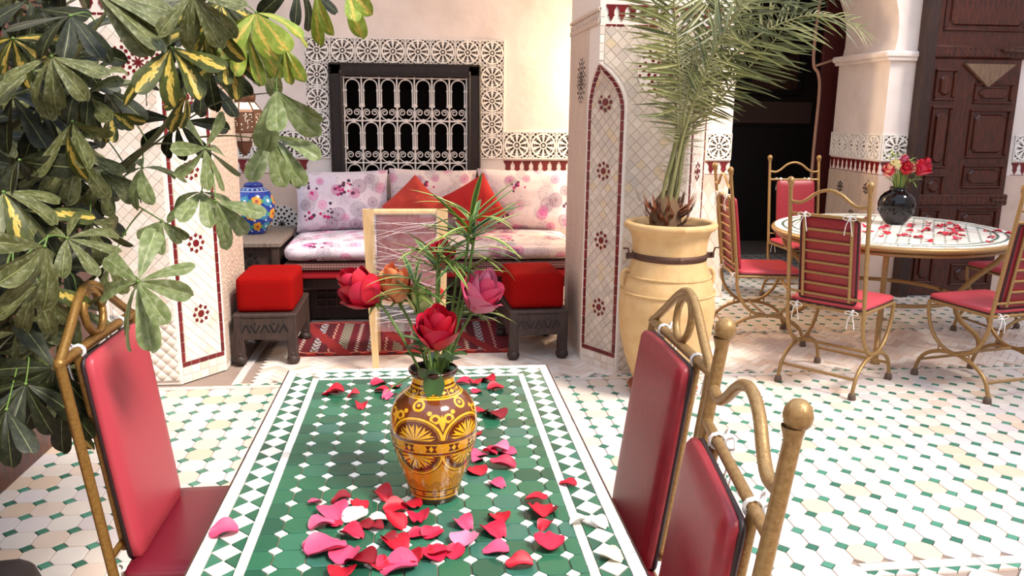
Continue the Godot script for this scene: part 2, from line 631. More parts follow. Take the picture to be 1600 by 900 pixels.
func floor_tiles() -> void:
	var fl: Node = get_node("floor")
	var W := 0.1055
	var D := 0.1125
	var cut := 0.0255
	var oct := tile_mesh(octagon(W, D, cut, 0.0016), 0.009, 0.0016)
	var dot := tile_mesh(PackedVector2Array([Vector2(-0.0235, 0), Vector2(0, -0.0235), Vector2(0.0235, 0), Vector2(0, 0.0235)]), 0.009, 0.0014)
	var o := []
	var d := []
	# front court: lattice of rows between the alcove strip and the viewer
	for k in range(-24, 47):
		for j in range(0, 30):
			var x := 0.779 + W * (k + 0.5)
			var z := -4.1995 + D * (j + 0.5)
			if x > 1.42 and j > 16:
				continue
			o.append(lay(Vector3(x, -0.0045, z)))
			if j > 0 and not (x > 1.36 and j > 16):
				d.append(lay(Vector3(x - W / 2, -0.0045, z - D / 2)))
	# beyond the herringbone path: the court under the oval table and through the arch
	for k in range(7, 47):
		for j in range(0, 26):
			var x := 0.779 + W * (k + 0.5)
			var z := -5.16 - D * (j + 0.5)
			o.append(lay(Vector3(x, -0.0045, z)))
			if j > 0:
				d.append(lay(Vector3(x - W / 2, -0.0045, z + D / 2)))
	scatter("octagon_tile", oct, o, M.white_tile, [6, 3, 2, 1.6, 0.9, 1.5], fl, 300, "octagon_tile_field")
	scatter("square_tile", dot, d, M.green_dot, [5, 3, 2], fl, 300, "square_tile_field")
	# plain strips beside the herringbone path, and the row of little green triangles along it
	var strip := tile_mesh(rect(-0.104, -0.021, 0.104, 0.021), 0.009, 0.0014)
	var strips := []
	for k in range(-12, 23):
		strips.append(lay(Vector3(0.88 + k * 0.211, -0.0045, -4.2245), 0.004))
		if k > 2:
			strips.append(lay(Vector3(0.88 + k * 0.211, -0.0045, -2.263), 0.004))
			strips.append(lay(Vector3(0.88 + k * 0.211, -0.0045, -5.138), 0.004))
	for k in 5:
		strips.append(lay(Vector3(-1.01, -0.0045, -4.37 - k * 0.211), 0.004, PI / 2))
	scatter("strip_tile", strip, strips, M.white_tile, [6, 3, 2, 1, 0.5, 1], fl, 100, "strip_tile_field")
	var wedge := tile_mesh(PackedVector2Array([Vector2(-0.027, 0.012), Vector2(0, -0.014), Vector2(0.027, 0.012)]), 0.009, 0.0012)
	var gap := tile_mesh(PackedVector2Array([Vector2(-0.034, -0.0135), Vector2(0.034, -0.0135), Vector2(0.006, 0.0135), Vector2(-0.006, 0.0135)]), 0.009, 0.0012)
	var tri_spots := []
	var gaps := []
	for k in range(-25, 70):
		var x := 0.786 + k * 0.0712
		if x < 5.5:
			tri_spots.append(lay(Vector3(x, -0.0045, -4.263), 0.006))
			gaps.append(lay(Vector3(x + 0.0356, -0.0045, -4.263), 0.006))
			if k > 8:
				tri_spots.append(lay(Vector3(x, -0.0045, -2.226), 0.006, PI))
				gaps.append(lay(Vector3(x + 0.0356, -0.0045, -2.226), 0.006, PI))
				tri_spots.append(lay(Vector3(x, -0.0045, -5.1), 0.006, PI))
				gaps.append(lay(Vector3(x + 0.0356, -0.0045, -5.1), 0.006, PI))
	scatter("triangle_tile", wedge, tri_spots, M.green_dot, [5, 3, 2], fl, 120, "triangle_tile_field")
	scatter("wedge_tile", gap, gaps, M.white_tile, [6, 3, 2, 1, 0.5, 1], fl, 120, "wedge_tile_field")
	# herringbone: bricks three times as long as wide, laid at 45 degrees
	var w := 0.042
	var brick := tile_mesh(rect(-1.5 * w + 0.0012, -0.5 * w + 0.0012, 1.5 * w - 0.0012, 0.5 * w - 0.0012), 0.009, 0.0014)
	var bricks := []
	var areas := [[Vector2(-0.93, -5.9), Vector2(5.7, -4.285), false], [Vector2(1.42, -2.2), Vector2(5.7, -1.2), true]]
	for a in areas:
		var c: Vector2 = (a[0] + a[1]) / 2.0
		for iy in range(-90, 90):
			for ix in range(-90, 90):
				var t := posmod(ix - iy, 6)
				if t != 0 and t != 5:
					continue
				var lp := Vector2(ix + 1.5, iy + 0.5) * w if t == 0 else Vector2(ix + 0.5, iy + 1.5) * w
				var wp := c + lp.rotated(PI / 4)
				if wp.x < a[0].x or wp.y < a[0].y or wp.x > a[1].x or wp.y > a[1].y:
					continue
				if wp.y < -5.08 and wp.x > 1.1:
					continue
				bricks.append(lay(Vector3(wp.x, -0.0045, wp.y), 0.006, -PI / 4 if t == 0 else PI / 4))
	scatter("herringbone_brick", brick, bricks, M.brick, [4, 4, 3, 1.5], fl, 300, "herringbone_field")

# ---------------------------------------------------------------- carved plaster, tile bands, star inlays
# one square of pierced fretwork: a ten-spoked rosette in a frame, 1 x 1, 0.07 deep
func fret_mesh() -> ArrayMesh:
	var st := mb()
	var ring := func(r0: float, r1: float, n: int, h: float) -> void:
		for i in n:
			var a0 := TAU * i / n
			var a1 := TAU * (i + 1) / n
			tile_into(st, PackedVector2Array([Vector2(r0, 0).rotated(a0), Vector2(r1, 0).rotated(a0), Vector2(r1, 0).rotated(a1), Vector2(r0, 0).rotated(a1)]), h, 0.008)
	var bar := func(a: Vector2, b: Vector2, w: float, h: float) -> void:
		var n := (b - a).normalized().orthogonal() * w / 2.0
		tile_into(st, PackedVector2Array([a - n, b - n, b + n, a + n]), h, 0.008)
	ring.call(0.4, 0.465, 30, 0.07)
	ring.call(0.1, 0.145, 16, 0.07)
	ring.call(0.0, 0.05, 10, 0.06)
	for i in 10:
		var a := TAU * (i + 0.5) / 10
		# each spoke opens into a paddle towards the ring
		var v := Vector2(1, 0).rotated(a)
		var s := v.orthogonal()
		tile_into(st, PackedVector2Array([v * 0.13 - s * 0.012, v * 0.34 - s * 0.058, v * 0.42 - s * 0.036, v * 0.42 + s * 0.036, v * 0.34 + s * 0.058, v * 0.13 + s * 0.012]), 0.065, 0.008)
		var v2 := Vector2(1, 0).rotated(a + PI / 10)
		bar.call(v2 * 0.335 - v2.orthogonal() * 0.03, v2 * 0.335 + v2.orthogonal() * 0.03, 0.02, 0.05)
	for e in [[Vector2(-0.5, -0.49), Vector2(0.5, -0.49)], [Vector2(-0.5, 0.49), Vector2(0.5, 0.49)]]:
		bar.call(e[0], e[1], 0.035, 0.07)
		var y: float = e[0].y
		var z := 0.445 * signf(y)
		for k in 9:
			bar.call(Vector2(-0.46 + k * 0.115, y), Vector2(-0.44 + k * 0.115, z), 0.03, 0.06)
	for s in [-1.0, 1.0]:
		bar.call(Vector2(0.485 * s, -0.5), Vector2(0.485 * s, 0.5), 0.025, 0.07)
		for t in [-1.0, 1.0]:
			bar.call(Vector2(0.31 * s, 0.33 * t), Vector2(0.48 * s, 0.48 * t), 0.03, 0.06)
			bar.call(Vector2(0.2 * s, 0.4 * t), Vector2(0.3 * s, 0.48 * t), 0.026, 0.06)
			bar.call(Vector2(0.4 * s, 0.2 * t), Vector2(0.48 * s, 0.3 * t), 0.026, 0.06)
			bar.call(Vector2(0.3 * s, 0.48 * t), Vector2(0.48 * s, 0.3 * t), 0.03, 0.06)
			bar.call(Vector2(0.36 * s, 0.46 * t), Vector2(0.46 * s, 0.36 * t), 0.022, 0.06)
	return done(st)

var fret: ArrayMesh
var merlon: ArrayMesh
var star: ArrayMesh

func stencils() -> void:
	fret = fret_mesh()
	var half := [Vector2(0.46, 0.0), Vector2(0.46, 0.12), Vector2(0.38, 0.16), Vector2(0.29, 0.3), Vector2(0.27, 0.58), Vector2(0.34, 0.6), Vector2(0.32, 0.68), Vector2(0.17, 0.74), Vector2(0.16, 0.88), Vector2(0.07, 0.9), Vector2(0.07, 1.0)]
	var poly := PackedVector2Array()
	for p in half:
		poly.append(p)
	for i in range(half.size() - 1, -1, -1):
		poly.append(Vector2(-half[i].x, half[i].y))
	var st := mb()
	tile_into(st, poly, 0.08, 0.02)
	merlon = done(st)
	st = mb()
	var c := PackedVector2Array()
	for i in 8:
		c.append(Vector2(0.19, 0).rotated(TAU * (i + 0.5) / 8))
	tile_into(st, c, 0.12, 0.02)
	for i in 8:
		var a := TAU * i / 8
		var p := Vector2(0.4, 0).rotated(a)
		var q := PackedVector2Array()
		for k in 4:
			q.append(p + Vector2(0.12, 0).rotated(a + TAU * (k if i % 2 == 0 else k) / 4))
		tile_into(st, q, 0.12, 0.02)
	star = done(st)

# fretwork squares, hanging merlons and the thin red line under them along a wall
func tile_band(parent: Node, origin: Vector3, u: Vector3, n: Vector3, units: int, unit: float, height: float) -> void:
	# origin: the foot of the fretwork at its left end
	var st := mb()
	var up := Vector3.UP
	box(st, Vector3(units * unit / 2, 0.0006, -height / 2), Vector3(units * unit, 0.0012, height), 0.0, face_xf(origin, u, n))
	obj("fretwork_ground", st, M.recess, parent)
	for i in units:
		var xf := face_xf(origin + u * (i + 0.5) * unit + up * height / 2 + n * 0.001, u, n)
		put("fretwork_square", fret, M.carved, parent, xf.scaled_local(Vector3(unit, unit, height)))
	red_band(parent, origin - up * 0.012, u, n, units * unit)

func red_band(parent: Node, origin: Vector3, u: Vector3, n: Vector3, length: float, tall := 0.085, pitch := 0.07) -> void:
	var up := Vector3.UP
	var count := int(length / pitch)
	var st := mb()
	box(st, Vector3(length / 2, 0.002, 0.005), Vector3(length, 0.004, 0.008), 0.001, face_xf(origin, u, n))
	obj("red_fillet", st, M.red_tile[0], parent)
	for i in count:
		var xf := face_xf(origin + u * (length / count) * (i + 0.5) - up * 0.009, u, n)
		put("merlon_tile", merlon, M.red_tile[i % 3], parent, xf.scaled_local(Vector3(pitch * 0.95, 0.05, tall)))
	var line := tile_mesh(rect(-length / count / 2 + 0.001, -0.006, length / count / 2 - 0.001, 0.006), 0.004, 0.001)
	for i in count:
		put("line_tile", line, M.red_tile[(i * 2) % 3], parent, face_xf(origin + u * (length / count) * (i + 0.5) - up * 0.104, u, n))

func star_at(parent: Node, p: Vector3, u: Vector3, n: Vector3, size: float, material: Material) -> void:
	put("star_inlay", star, material, parent, face_xf(p, u, n).scaled_local(Vector3(size, 0.05, size)))

# round mosaic medallion of petals in rings
func medallion(parent: Node, p: Vector3, u: Vector3, n: Vector3, r: float, dark: Material, ground: Material) -> void:
	var xf := face_xf(p, u, n)
	var st := mb()
	var disc := PackedVector2Array()
	for i in 24:
		disc.append(Vector2(r, 0).rotated(TAU * i / 24))
	tile_into(st, disc, 0.003, 0.001, xf)
	obj("medallion_ground", st, ground, parent)
	st = mb()
	for ringn in [[0.12, 0.2, 8, 0.5], [0.34, 0.13, 12, 0.0], [0.55, 0.13, 12, 0.5], [0.74, 0.12, 16, 0.0], [0.91, 0.1, 16, 0.5]]:
		for i in int(ringn[2]):
			var a: float = TAU * (i + float(ringn[3])) / float(ringn[2])
			var v := Vector2(1, 0).rotated(a)
			var s := v.orthogonal()
			var c: Vector2 = v * float(ringn[0]) * r
			var l: float = float(ringn[1]) * r * 0.62
			var w: float = minf(l * 0.85, TAU * float(ringn[0]) * r / float(ringn[2]) * 0.36)
			tile_into(st, PackedVector2Array([c - v * l, c - v * l * 0.2 + s * w, c + v * l * 0.6 + s * w * 0.8, c + v * l, c + v * l * 0.6 - s * w * 0.8, c - v * l * 0.2 - s * w]), 0.0055, 0.001, xf)
	var m := obj("medallion_inlay", st, dark, parent)
	m.set_meta("kind", "stuff")

# ---------------------------------------------------------------- wall at the back of alcove and court
func back_wall() -> void:
	stencils()
	var z := -6.15
	var st := mb()
	var T := 0.3
	for b in [[-2.2, 0.0, -0.6, 4.0], [-0.6, 0.0, 0.37, 0.62], [-0.6, 1.71, 0.37, 4.0], [0.37, 0.0, 2.0, 4.0], [4.0, 0.0, 5.95, 4.0]]:
		box(st, Vector3((b[0] + b[2]) / 2, (b[1] + b[3]) / 2, z - T / 2), Vector3(b[2] - b[0], b[3] - b[1], T))
	# the bay with the horseshoe arch, thick enough for its jambs
	var outline := PackedVector2Array([Vector2(2.0, 0), Vector2(2.37, 0), Vector2(2.37, 1.9)])
	for i in 25:
		var a := PI + 0.24 - (PI + 0.48) * i / 24.0
		outline.append(Vector2(2.985 + 0.655 * cos(a), 2.07 + 0.655 * sin(a)))
	for p in [Vector2(3.6, 1.9), Vector2(3.6, 0), Vector2(4.0, 0), Vector2(4.0, 4), Vector2(2.0, 4)]:
		outline.append(p)
	for i in outline.size():
		outline[i].y = -outline[i].y
	tile_into(st, outline, 0.8, 0.0, face_xf(Vector3(0, 0, z - 0.8), Vector3.RIGHT, Vector3.BACK))
	struct("wall_back", st, M.plaster, "cream plaster wall with carved fretwork bands and red merlon tiles", "wall")
	var w: Node = get_node("wall_back")
	# impost ledges of the arch
	for s in [[2.37, -1.0], [3.6, 1.0]]:
		st = mb()
		box(st, Vector3(s[0] + 0.16 * s[1] - 0.02 * s[1], 1.905, z - 0.39), Vector3(0.4, 0.05, 0.86), 0.012)
		box(st, Vector3(s[0] + 0.16 * s[1] - 0.01 * s[1], 1.87, z - 0.39), Vector3(0.38, 0.03, 0.84), 0.008)
		obj("impost", st, M.plaster, w)
	var R := Vector3.RIGHT
	var N := Vector3.BACK
	# dado: smooth pinkish tile below the red line
	st = mb()
	for b in [[-2.0, 2.37], [3.6, 5.8]]:
		box(st, Vector3((b[0] + b[1]) / 2, 0.49, z + 0.002), Vector3(b[1] - b[0], 0.98, 0.006), 0.001)
	obj("dado", st, M.dado, w)
	# low bands: left of the window, right of it to behind the pier, either side of the arch, right of the door
	tile_band(w, Vector3(-1.632, 1.095, z), R, N, 4, 0.2, 0.2)
	tile_band(w, Vector3(0.603, 1.095, z), R, N, 6, 0.2, 0.2)
	tile_band(w, Vector3(2.17, 1.095, z), R, N, 1, 0.2, 0.2)
	tile_band(w, Vector3(3.6, 1.095, z), R, N, 1, 0.23, 0.2)
	tile_band(w, Vector3(4.72, 1.095, z), R, N, 5, 0.2, 0.2)
	tile_band(w, Vector3(3.6, 1.095, z - 0.8), Vector3.BACK, Vector3.LEFT, 4, 0.2, 0.2)
	# surround of the window
	st = mb()
	box(st, Vector3(-0.748, 1.43, z), Vector3(0.17, 0.676, 0.002))
	box(st, Vector3(0.515, 1.43, z), Vector3(0.178, 0.676, 0.002))
	box(st, Vector3(-0.115, 1.858, z), Vector3(1.436, 0.178, 0.002))
	obj("fretwork_ground", st, M.recess, w)
	for i in 8:
		put("fretwork_square", fret, M.carved, w, face_xf(Vector3(-0.832 + 0.1795 * (i + 0.5), 1.858, z + 0.001), R, N).scaled_local(Vector3(0.1795, 0.18, 0.178)))
	for i in 4:
		for s in [[-0.748, 0.168], [0.515, 0.176]]:
			put("fretwork_square", fret, M.carved, w, face_xf(Vector3(s[0], 1.095 + 0.169 * (i + 0.5), z + 0.001), R, N).scaled_local(Vector3(s[1], 0.18, 0.169)))
	# flowers inlaid on the jamb's dado and on the alcove's
	st = mb()
	box(st, Vector3(3.598, 0.49, z - 0.4), Vector3(0.006, 0.98, 0.8), 0.001)
	obj("jamb_dado", st, M.side_stone, w)
	for p in [Vector2(0.86, -6.3), Vector2(0.84, -6.72), Vector2(0.62, -6.5), Vector2(0.4, -6.3), Vector2(0.38, -6.72)]:
		star_at(w, Vector3(3.594, p.x, p.y), Vector3.BACK, Vector3.LEFT, 0.09, M.recess)
	medallion(w, Vector3(-1.045, 0.61, z + 0.004), R, N, 0.14, M.black_void, M.white_tile[0])
	# cut tiles low on the piece of wall between pier and arch
	for j in 14:
		for i in 4:
			var c := Vector2(2.1 + 0.075 * i + (0.0375 if j % 2 else 0.0), 0.03 + j * 0.0375 * 1.7)
			var p := clip(PackedVector2Array([Vector2(c.x - 0.036, -c.y), Vector2(c.x, -c.y - 0.062), Vector2(c.x + 0.036, -c.y), Vector2(c.x, -c.y + 0.062)]), rect(2.02, -0.96, 2.365, -0.01))
			if p.size() > 2:
				put("diamond_tile", tile_mesh(p, 0.004, 0.001), M.diamond_light[pick(M.diamond_light, [3, 2, 2, 2])], w, face_xf(Vector3(0, 0, z + 0.005), R, N))

# ---------------------------------------------------------------- the dark room through the arch
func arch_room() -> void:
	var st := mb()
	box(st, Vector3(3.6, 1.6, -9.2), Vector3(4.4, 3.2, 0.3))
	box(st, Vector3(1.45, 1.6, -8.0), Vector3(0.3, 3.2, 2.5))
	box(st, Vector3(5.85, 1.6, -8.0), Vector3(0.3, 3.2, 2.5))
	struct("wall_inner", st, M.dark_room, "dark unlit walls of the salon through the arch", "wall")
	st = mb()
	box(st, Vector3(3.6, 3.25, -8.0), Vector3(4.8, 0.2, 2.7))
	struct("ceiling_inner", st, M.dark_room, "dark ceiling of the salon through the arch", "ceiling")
	var w: Node = get_node("wall_inner")
	st = mb()
	box(st, Vector3(3.75, 1.46, -9.04), Vector3(1.3, 0.24, 0.03), 0.005)
	obj("pale_band", st, mat(hexa("6a5046"), 0.9), w)
	st = mb()
	box(st, Vector3(3.75, 0.65, -9.03), Vector3(1.9, 1.3, 0.05), 0.005)
	obj("dark_panelling", st, M.wood_frame, w)
	var p := thing("framed_picture", "brown picture in a dark frame on the shadowed salon wall beyond the arch", "picture", Vector3(3.93, 1.9, -9.02))
	st = mb()
	for b in [[0, 0.22, 0.62, 0.06], [0, -0.22, 0.62, 0.06], [-0.3, 0, 0.06, 0.44], [0.3, 0, 0.06, 0.44]]:
		box(st, Vector3(b[0], b[1], 0), Vector3(b[2], b[3], 0.04), 0.008)
	obj("frame", st, M.wood_frame, p)
	st = mb()
	box(st, Vector3(0, 0, -0.005), Vector3(0.56, 0.4, 0.012))
	obj("canvas", st, wood("6a3c28", "3a2018", 0.6, 91), p)
	# inner door leaf with a pale ogee moulding, folded back against the jamb
	var d := thing("door", "dark red salon door leaf with a pale curved moulding inside the arch", "door", Vector3(3.62, 0, -7.25))
	d.name = "door_2"
	d.set_meta("kind", "structure")
	st = mb()
	box(st, Vector3(0.12, 1.3, 0), Vector3(0.32, 2.6, 0.05), 0.006)
	obj("leaf", st, mat(hexa("4a1512"), 0.5), d)
	st = mb()
	tube(st, smooth_path([Vector3(-0.03, 0.02, 0.03), Vector3(-0.05, 1.0, 0.03), Vector3(-0.045, 1.62, 0.03), Vector3(-0.07, 1.8, 0.03), Vector3(-0.12, 1.88, 0.03), Vector3(-0.13, 2.1, 0.03), Vector3(-0.11, 2.5, 0.03)], 6), 0.016, 6)
	tube(st, smooth_path([Vector3(-0.1, 1.87, 0.03), Vector3(0.05, 1.92, 0.03), Vector3(0.25, 1.98, 0.03)], 4), 0.012, 6)
	obj("moulding", st, mat(hexa("b98d74"), 0.6), d)

# ---------------------------------------------------------------- the two tiled piers
# square piers whose corners are cut off below a pointed arch
const SPRING := 1.46
const APEX := 1.7

func cut_at(y: float) -> float:
	if y <= SPRING:
		return 1.0
	if y >= APEX:
		return 0.0
	var t := (y - SPRING) / (APEX - SPRING)
	var Rr := (1.0 + 0.25) / 1.0   # pointed: arcs struck from beyond the far side
	return clampf((sqrt(maxf(Rr * Rr - t * t * (Rr * Rr - (Rr - 0.5) * (Rr - 0.5)), 0.0)) - (Rr - 0.5)) / 0.5, 0.0, 1.0)

class Pier:
	var x0: float
	var x1: float
	var zf: float
	var zb: float
	var cl: Vector2
	var cr: Vector2

func cut_points(p: Pier, right: bool, y: float) -> Array:   # [on the front face, on the side face]
	var k := cut_at(y)
	if right:
		return [Vector3(p.x1 - p.cr.x * k, y, p.zf), Vector3(p.x1, y, p.zf - p.cr.y * k)]
	return [Vector3(p.x0 + p.cl.x * k, y, p.zf), Vector3(p.x0, y, p.zf - p.cl.y * k)]

# a point of a cut corner: s metres from its middle line, to the right as one faces it
func on_cut(p: Pier, right: bool, s: float, y: float, lift := 0.0) -> Vector3:
	var e := cut_points(p, right, y)
	var a: Vector3 = e[0] if right else e[1]
	var b: Vector3 = e[1] if right else e[0]
	var size := p.cr.length() if right else p.cl.length()
	var w := maxf(size * cut_at(y), 0.0005)
	var n := Vector3(p.cr.y, 0, p.cr.x).normalized() if right else Vector3(-p.cl.y, 0, p.cl.x).normalized()
	return a.lerp(b, clampf(0.5 + s / w, 0.0, 1.0)) + n * lift

func mapped_tile(poly: PackedVector2Array, f: Callable, h: float, b: float) -> ArrayMesh:
	var st := mb()
	st.set_smooth_group(-1)
	var c := Vector2()
	for q in poly:
		c += q
	c /= poly.size()
	var inside: Vector3 = f.call(c, -0.05)
	var n := poly.size()
	var top := []
	var rim := []
	var foot := []
	for q in poly:
		top.append(f.call(q + (c - q).limit_length(b), h))
		rim.append(f.call(q, h - b))
		foot.append(f.call(q, 0.0))
	for i in range(1, n - 1):
		away(st, top[0], top[i], top[i + 1], inside)
	for i in n:
		var j := (i + 1) % n
		away(st, rim[i], rim[j], top[j], inside)
		away(st, rim[i], top[j], top[i], inside)
		away(st, foot[i], foot[j], rim[j], inside)
		away(st, foot[i], rim[j], rim[i], inside)
	return done(st)

func diamonds(parent: Node, region: PackedVector2Array, a: float, f: Callable, mats: Array, weights: Array, name_: String, cap: int) -> void:
	# squares of side a set on their corners, cut to the region
	var lo := Vector2(99, 99)
	var hi := Vector2(-99, -99)
	for p in region:
		lo = lo.min(p)
		hi = hi.max(p)
	var h := a * 0.70711
	var list := []
	for j in range(int((hi.y - lo.y) / h) + 3):
		for i in range(int((hi.x - lo.x) / (2 * h)) + 3):
			var c := lo + Vector2((2 * i + (j % 2)) * h, j * h)
			var g := h - 0.0016
			var q := PackedVector2Array([c + Vector2(-g, 0), c + Vector2(0, -g), c + Vector2(g, 0), c + Vector2(0, g)])
			var p := clip(q, region)
			if p.size() > 2:
				list.append(p)
	var st := mb()
	var more := false
	for k in list.size():
		if k >= list.size() - cap:   # the upper rows show, the lowest stand behind things
			put(name_, mapped_tile(list[k], f, 0.004 + rng.randf() * 0.0012, 0.0012), mats[pick(mats, weights)], parent)
		else:
			more = true
			st.append_from(mapped_tile(list[k], f, 0.0045, 0.0012), 0, Transform3D())
	if more:
		obj(name_ + "_field", st, mats[0], parent).set_meta("kind", "stuff")

func pier(called_label: String, p: Pier, cuts: Array, front_cap: int) -> void:
	var st := mb()
	var levels := [0.0, 0.4, 0.8, 1.2, SPRING]
	for i in range(1, 13):
		levels.append(SPRING + (APEX - SPRING) * i / 12.0)
	levels.append(1.98)
	levels.append(2.9)
	st.set_smooth_group(-1)
	for i in levels.size() - 1:
		var rows := []
		for y in [levels[i], levels[i + 1]]:
			var L := cut_points(p, false, y)
			var Rr := cut_points(p, true, y)
			rows.append([Vector3(p.x0, y, p.zb), L[1], L[0], Rr[0], Rr[1], Vector3(p.x1, y, p.zb)])
		for k in 6:
			var l := (k + 1) % 6
			quad(st, rows[0][k], rows[0][l], rows[1][l], rows[1][k])
	var m := done(st)
	var o := put("pillar", m, M.grout_light)
	tag(o, called_label, "pillar", "", "structure")
	# textured stone on the flanks
	for s in [[p.x0, p.cl.y], [p.x1, p.cr.y]]:
		st = mb()
		box(st, Vector3(s[0], 0.99, (p.zf - s[1] + p.zb) / 2), Vector3(0.008, 1.9, p.zf - s[1] - p.zb - 0.004), 0.001)
		obj("flank_slab", st, M.side_stone, o)
		st = mb()
		box(st, Vector3(s[0], 1.905, (p.zf + p.zb) / 2), Vector3(0.02, 0.03, p.zf - p.zb), 0.004)
		box(st, Vector3(s[0], 1.965, (p.zf + p.zb) / 2), Vector3(0.024, 0.02, p.zf - p.zb), 0.004)
		obj("flank_moulding", st, M.side_stone, o)
		for k in 12:
			st = mb()
			box(st, Vector3(s[0], 1.935, p.zf - 0.04 - k * (p.zf - p.zb - 0.08) / 11.0), Vector3(0.022, 0.03, 0.03), 0.004)
			obj("moulding_block", st, M.side_stone, o)
		medallion(o, Vector3(s[0] + (0.0045 if s[0] == p.x1 else -0.0045), 1.62, p.zf - 0.42), Vector3.BACK if s[0] == p.x0 else Vector3.FORWARD, Vector3.LEFT if s[0] == p.x0 else Vector3.RIGHT, 0.13, M.wood_stool, M.side_stone)
	# front face: diamonds between the cut corners, up to the red band
	var region := PackedVector2Array()
	for i in 9:
		var y := 0.02 + (SPRING - 0.02) * i / 8.0
		region.append(Vector2(p.x0 + p.cl.x + 0.01, y))
	for i in range(1, 9):
		var y := SPRING + (APEX - SPRING) * i / 8.0
		region.append(Vector2(p.x0 + p.cl.x * cut_at(y) + 0.01 + 0.02 * i / 8.0, y))
	region.append(Vector2(p.x0 + 0.03, 1.89))
	region.append(Vector2(p.x1 - 0.03, 1.89))
	for i in range(8, 0, -1):
		var y := SPRING + (APEX - SPRING) * i / 8.0
		region.append(Vector2(p.x1 - p.cr.x * cut_at(y) - 0.01 - 0.02 * i / 8.0, y))
	region.append(Vector2(p.x1 - p.cr.x - 0.01, SPRING))
	region.append(Vector2(p.x1 - p.cr.x - 0.01, 0.02))
	var front := func(q: Vector2, lift: float) -> Vector3: return Vector3(q.x, q.y, p.zf + lift)
	diamonds(o, region, 0.044, front, M.diamond if p.x0 > 0.0 else M.diamond_light, [4, 3, 3, 2, 1.2, 1.6] if p.x0 > 0.0 else [3, 2, 3, 1], "diamond_tile", front_cap)
	# narrow upright tiles along the two edges at the top
	var edge := tile_mesh(rect(-0.011, -0.02, 0.011, 0.02), 0.005, 0.001)
	for i in 6:
		for x in [p.x0 + 0.014, p.x1 - 0.014]:
			put("edge_tile", edge, M.diamond_light[i % 4], o, face_xf(Vector3(x, APEX + 0.03 + i * 0.043, p.zf), Vector3.RIGHT, Vector3.BACK))
	red_band(o, Vector3(p.x0 + 0.03, 1.988, p.zf + 0.001), Vector3.RIGHT, Vector3.BACK, p.x1 - p.x0 - 0.06, 0.07, 0.055)
	medallion(o, Vector3((p.x0 + p.x1) / 2, 1.66, p.zf + 0.005), Vector3.RIGHT, Vector3.BACK, 0.135, M.red_tile[0], M.diamond_light[0])
	# the cut corners: red border, star inlays, diamonds
	for right in cuts:
		var size: float = p.cr.length() if right else p.cl.length()
		var f := func(q: Vector2, lift: float) -> Vector3: return on_cut(p, right, q.x, q.y, lift)
		var inner := func(y: float, inset: float) -> float: return maxf(size * 0.5 * cut_at(minf(y + inset * 0.5, APEX)) - inset, 0.0)
		var ys := []
		for i in 25:
			ys.append(0.115 + (SPRING - 0.115) * i / 24.0)
		for i in range(1, 9):
			ys.append(SPRING + (APEX - 0.012 - SPRING) * i / 8.0)
		var rt := 0
		for i in ys.size() - 1:
			for s in [-1.0, 1.0]:
				var a: float = ys[i] + 0.002
				var b: float = ys[i + 1] - 0.002
				var q := PackedVector2Array([Vector2(s * inner.call(a, 0.031), a), Vector2(s * maxf(inner.call(a, 0.012), 0.004), a), Vector2(s * maxf(inner.call(b, 0.012), 0.004), b), Vector2(s * inner.call(b, 0.031), b)])
				rt += 1
				put("border_tile", mapped_tile(q, f, 0.005, 0.001), M.red_tile[rt % 3], o)
		for i in 5:
			var a := -size / 2 + 0.012 + (size - 0.024) * i / 5.0
			var b := -size / 2 + 0.012 + (size - 0.024) * (i + 1) / 5.0
			put("border_tile", mapped_tile(rect(a + 0.002, 0.092, b - 0.002, 0.113), f, 0.005, 0.001), M.red_tile[i % 3], o)
			for k in 2:
				put("plinth_tile", mapped_tile(rect(a + 0.001, 0.003 + k * 0.045, b - 0.001, 0.043 + k * 0.045), f, 0.004, 0.001), M.diamond_light[(i + k) % 4], o)
		var reg := PackedVector2Array()
		for i in ys.size():
			reg.append(Vector2(maxf(inner.call(ys[i], 0.035), 0.001), ys[i] + 0.003))
		for i in range(ys.size() - 1, -1, -1):
			reg.append(Vector2(-maxf(inner.call(ys[i], 0.035), 0.001), ys[i] + 0.003))
		diamonds(o, reg, 0.042, f, M.diamond_light if right else M.diamond, [3, 2, 3, 1] if right else [4, 3, 3, 2, 1.2, 1.6], "panel_tile", 300)
		var nn := Vector3(p.cr.y, 0, p.cr.x).normalized() if right else Vector3(-p.cl.y, 0, p.cl.x).normalized()
		var uu := Vector3.UP.cross(nn)
		for y in [0.36, 0.745, 1.13, 1.5]:
			star_at(o, on_cut(p, right, 0.0, y, 0.002 + (0.0 if y < 1.4 else 0.004)), uu, nn, 0.105, M.red_tile[0])

func piers() -> void:
	var p := Pier.new()
	p.x0 = 0.914
	p.x1 = 1.596
	p.zf = -4.3
	p.zb = -5.12
	p.cl = Vector2(0.155, 0.25)
	p.cr = Vector2(0.165, 0.24)
	pier("tiled pier behind the big clay urn, red-bordered arched panel on its cut corner", p, [false, true], 290)
	p = Pier.new()
	p.x0 = -1.64
	p.x1 = -1.115
	p.zf = -4.3
	p.zb = -5.12
	p.cl = Vector2(0.02, 0.02)
	p.cr = Vector2(0.18, 0.24)
	pier("tiled pier behind the leafy tree, bright red-bordered panel beside a red stool", p, [true], 290)

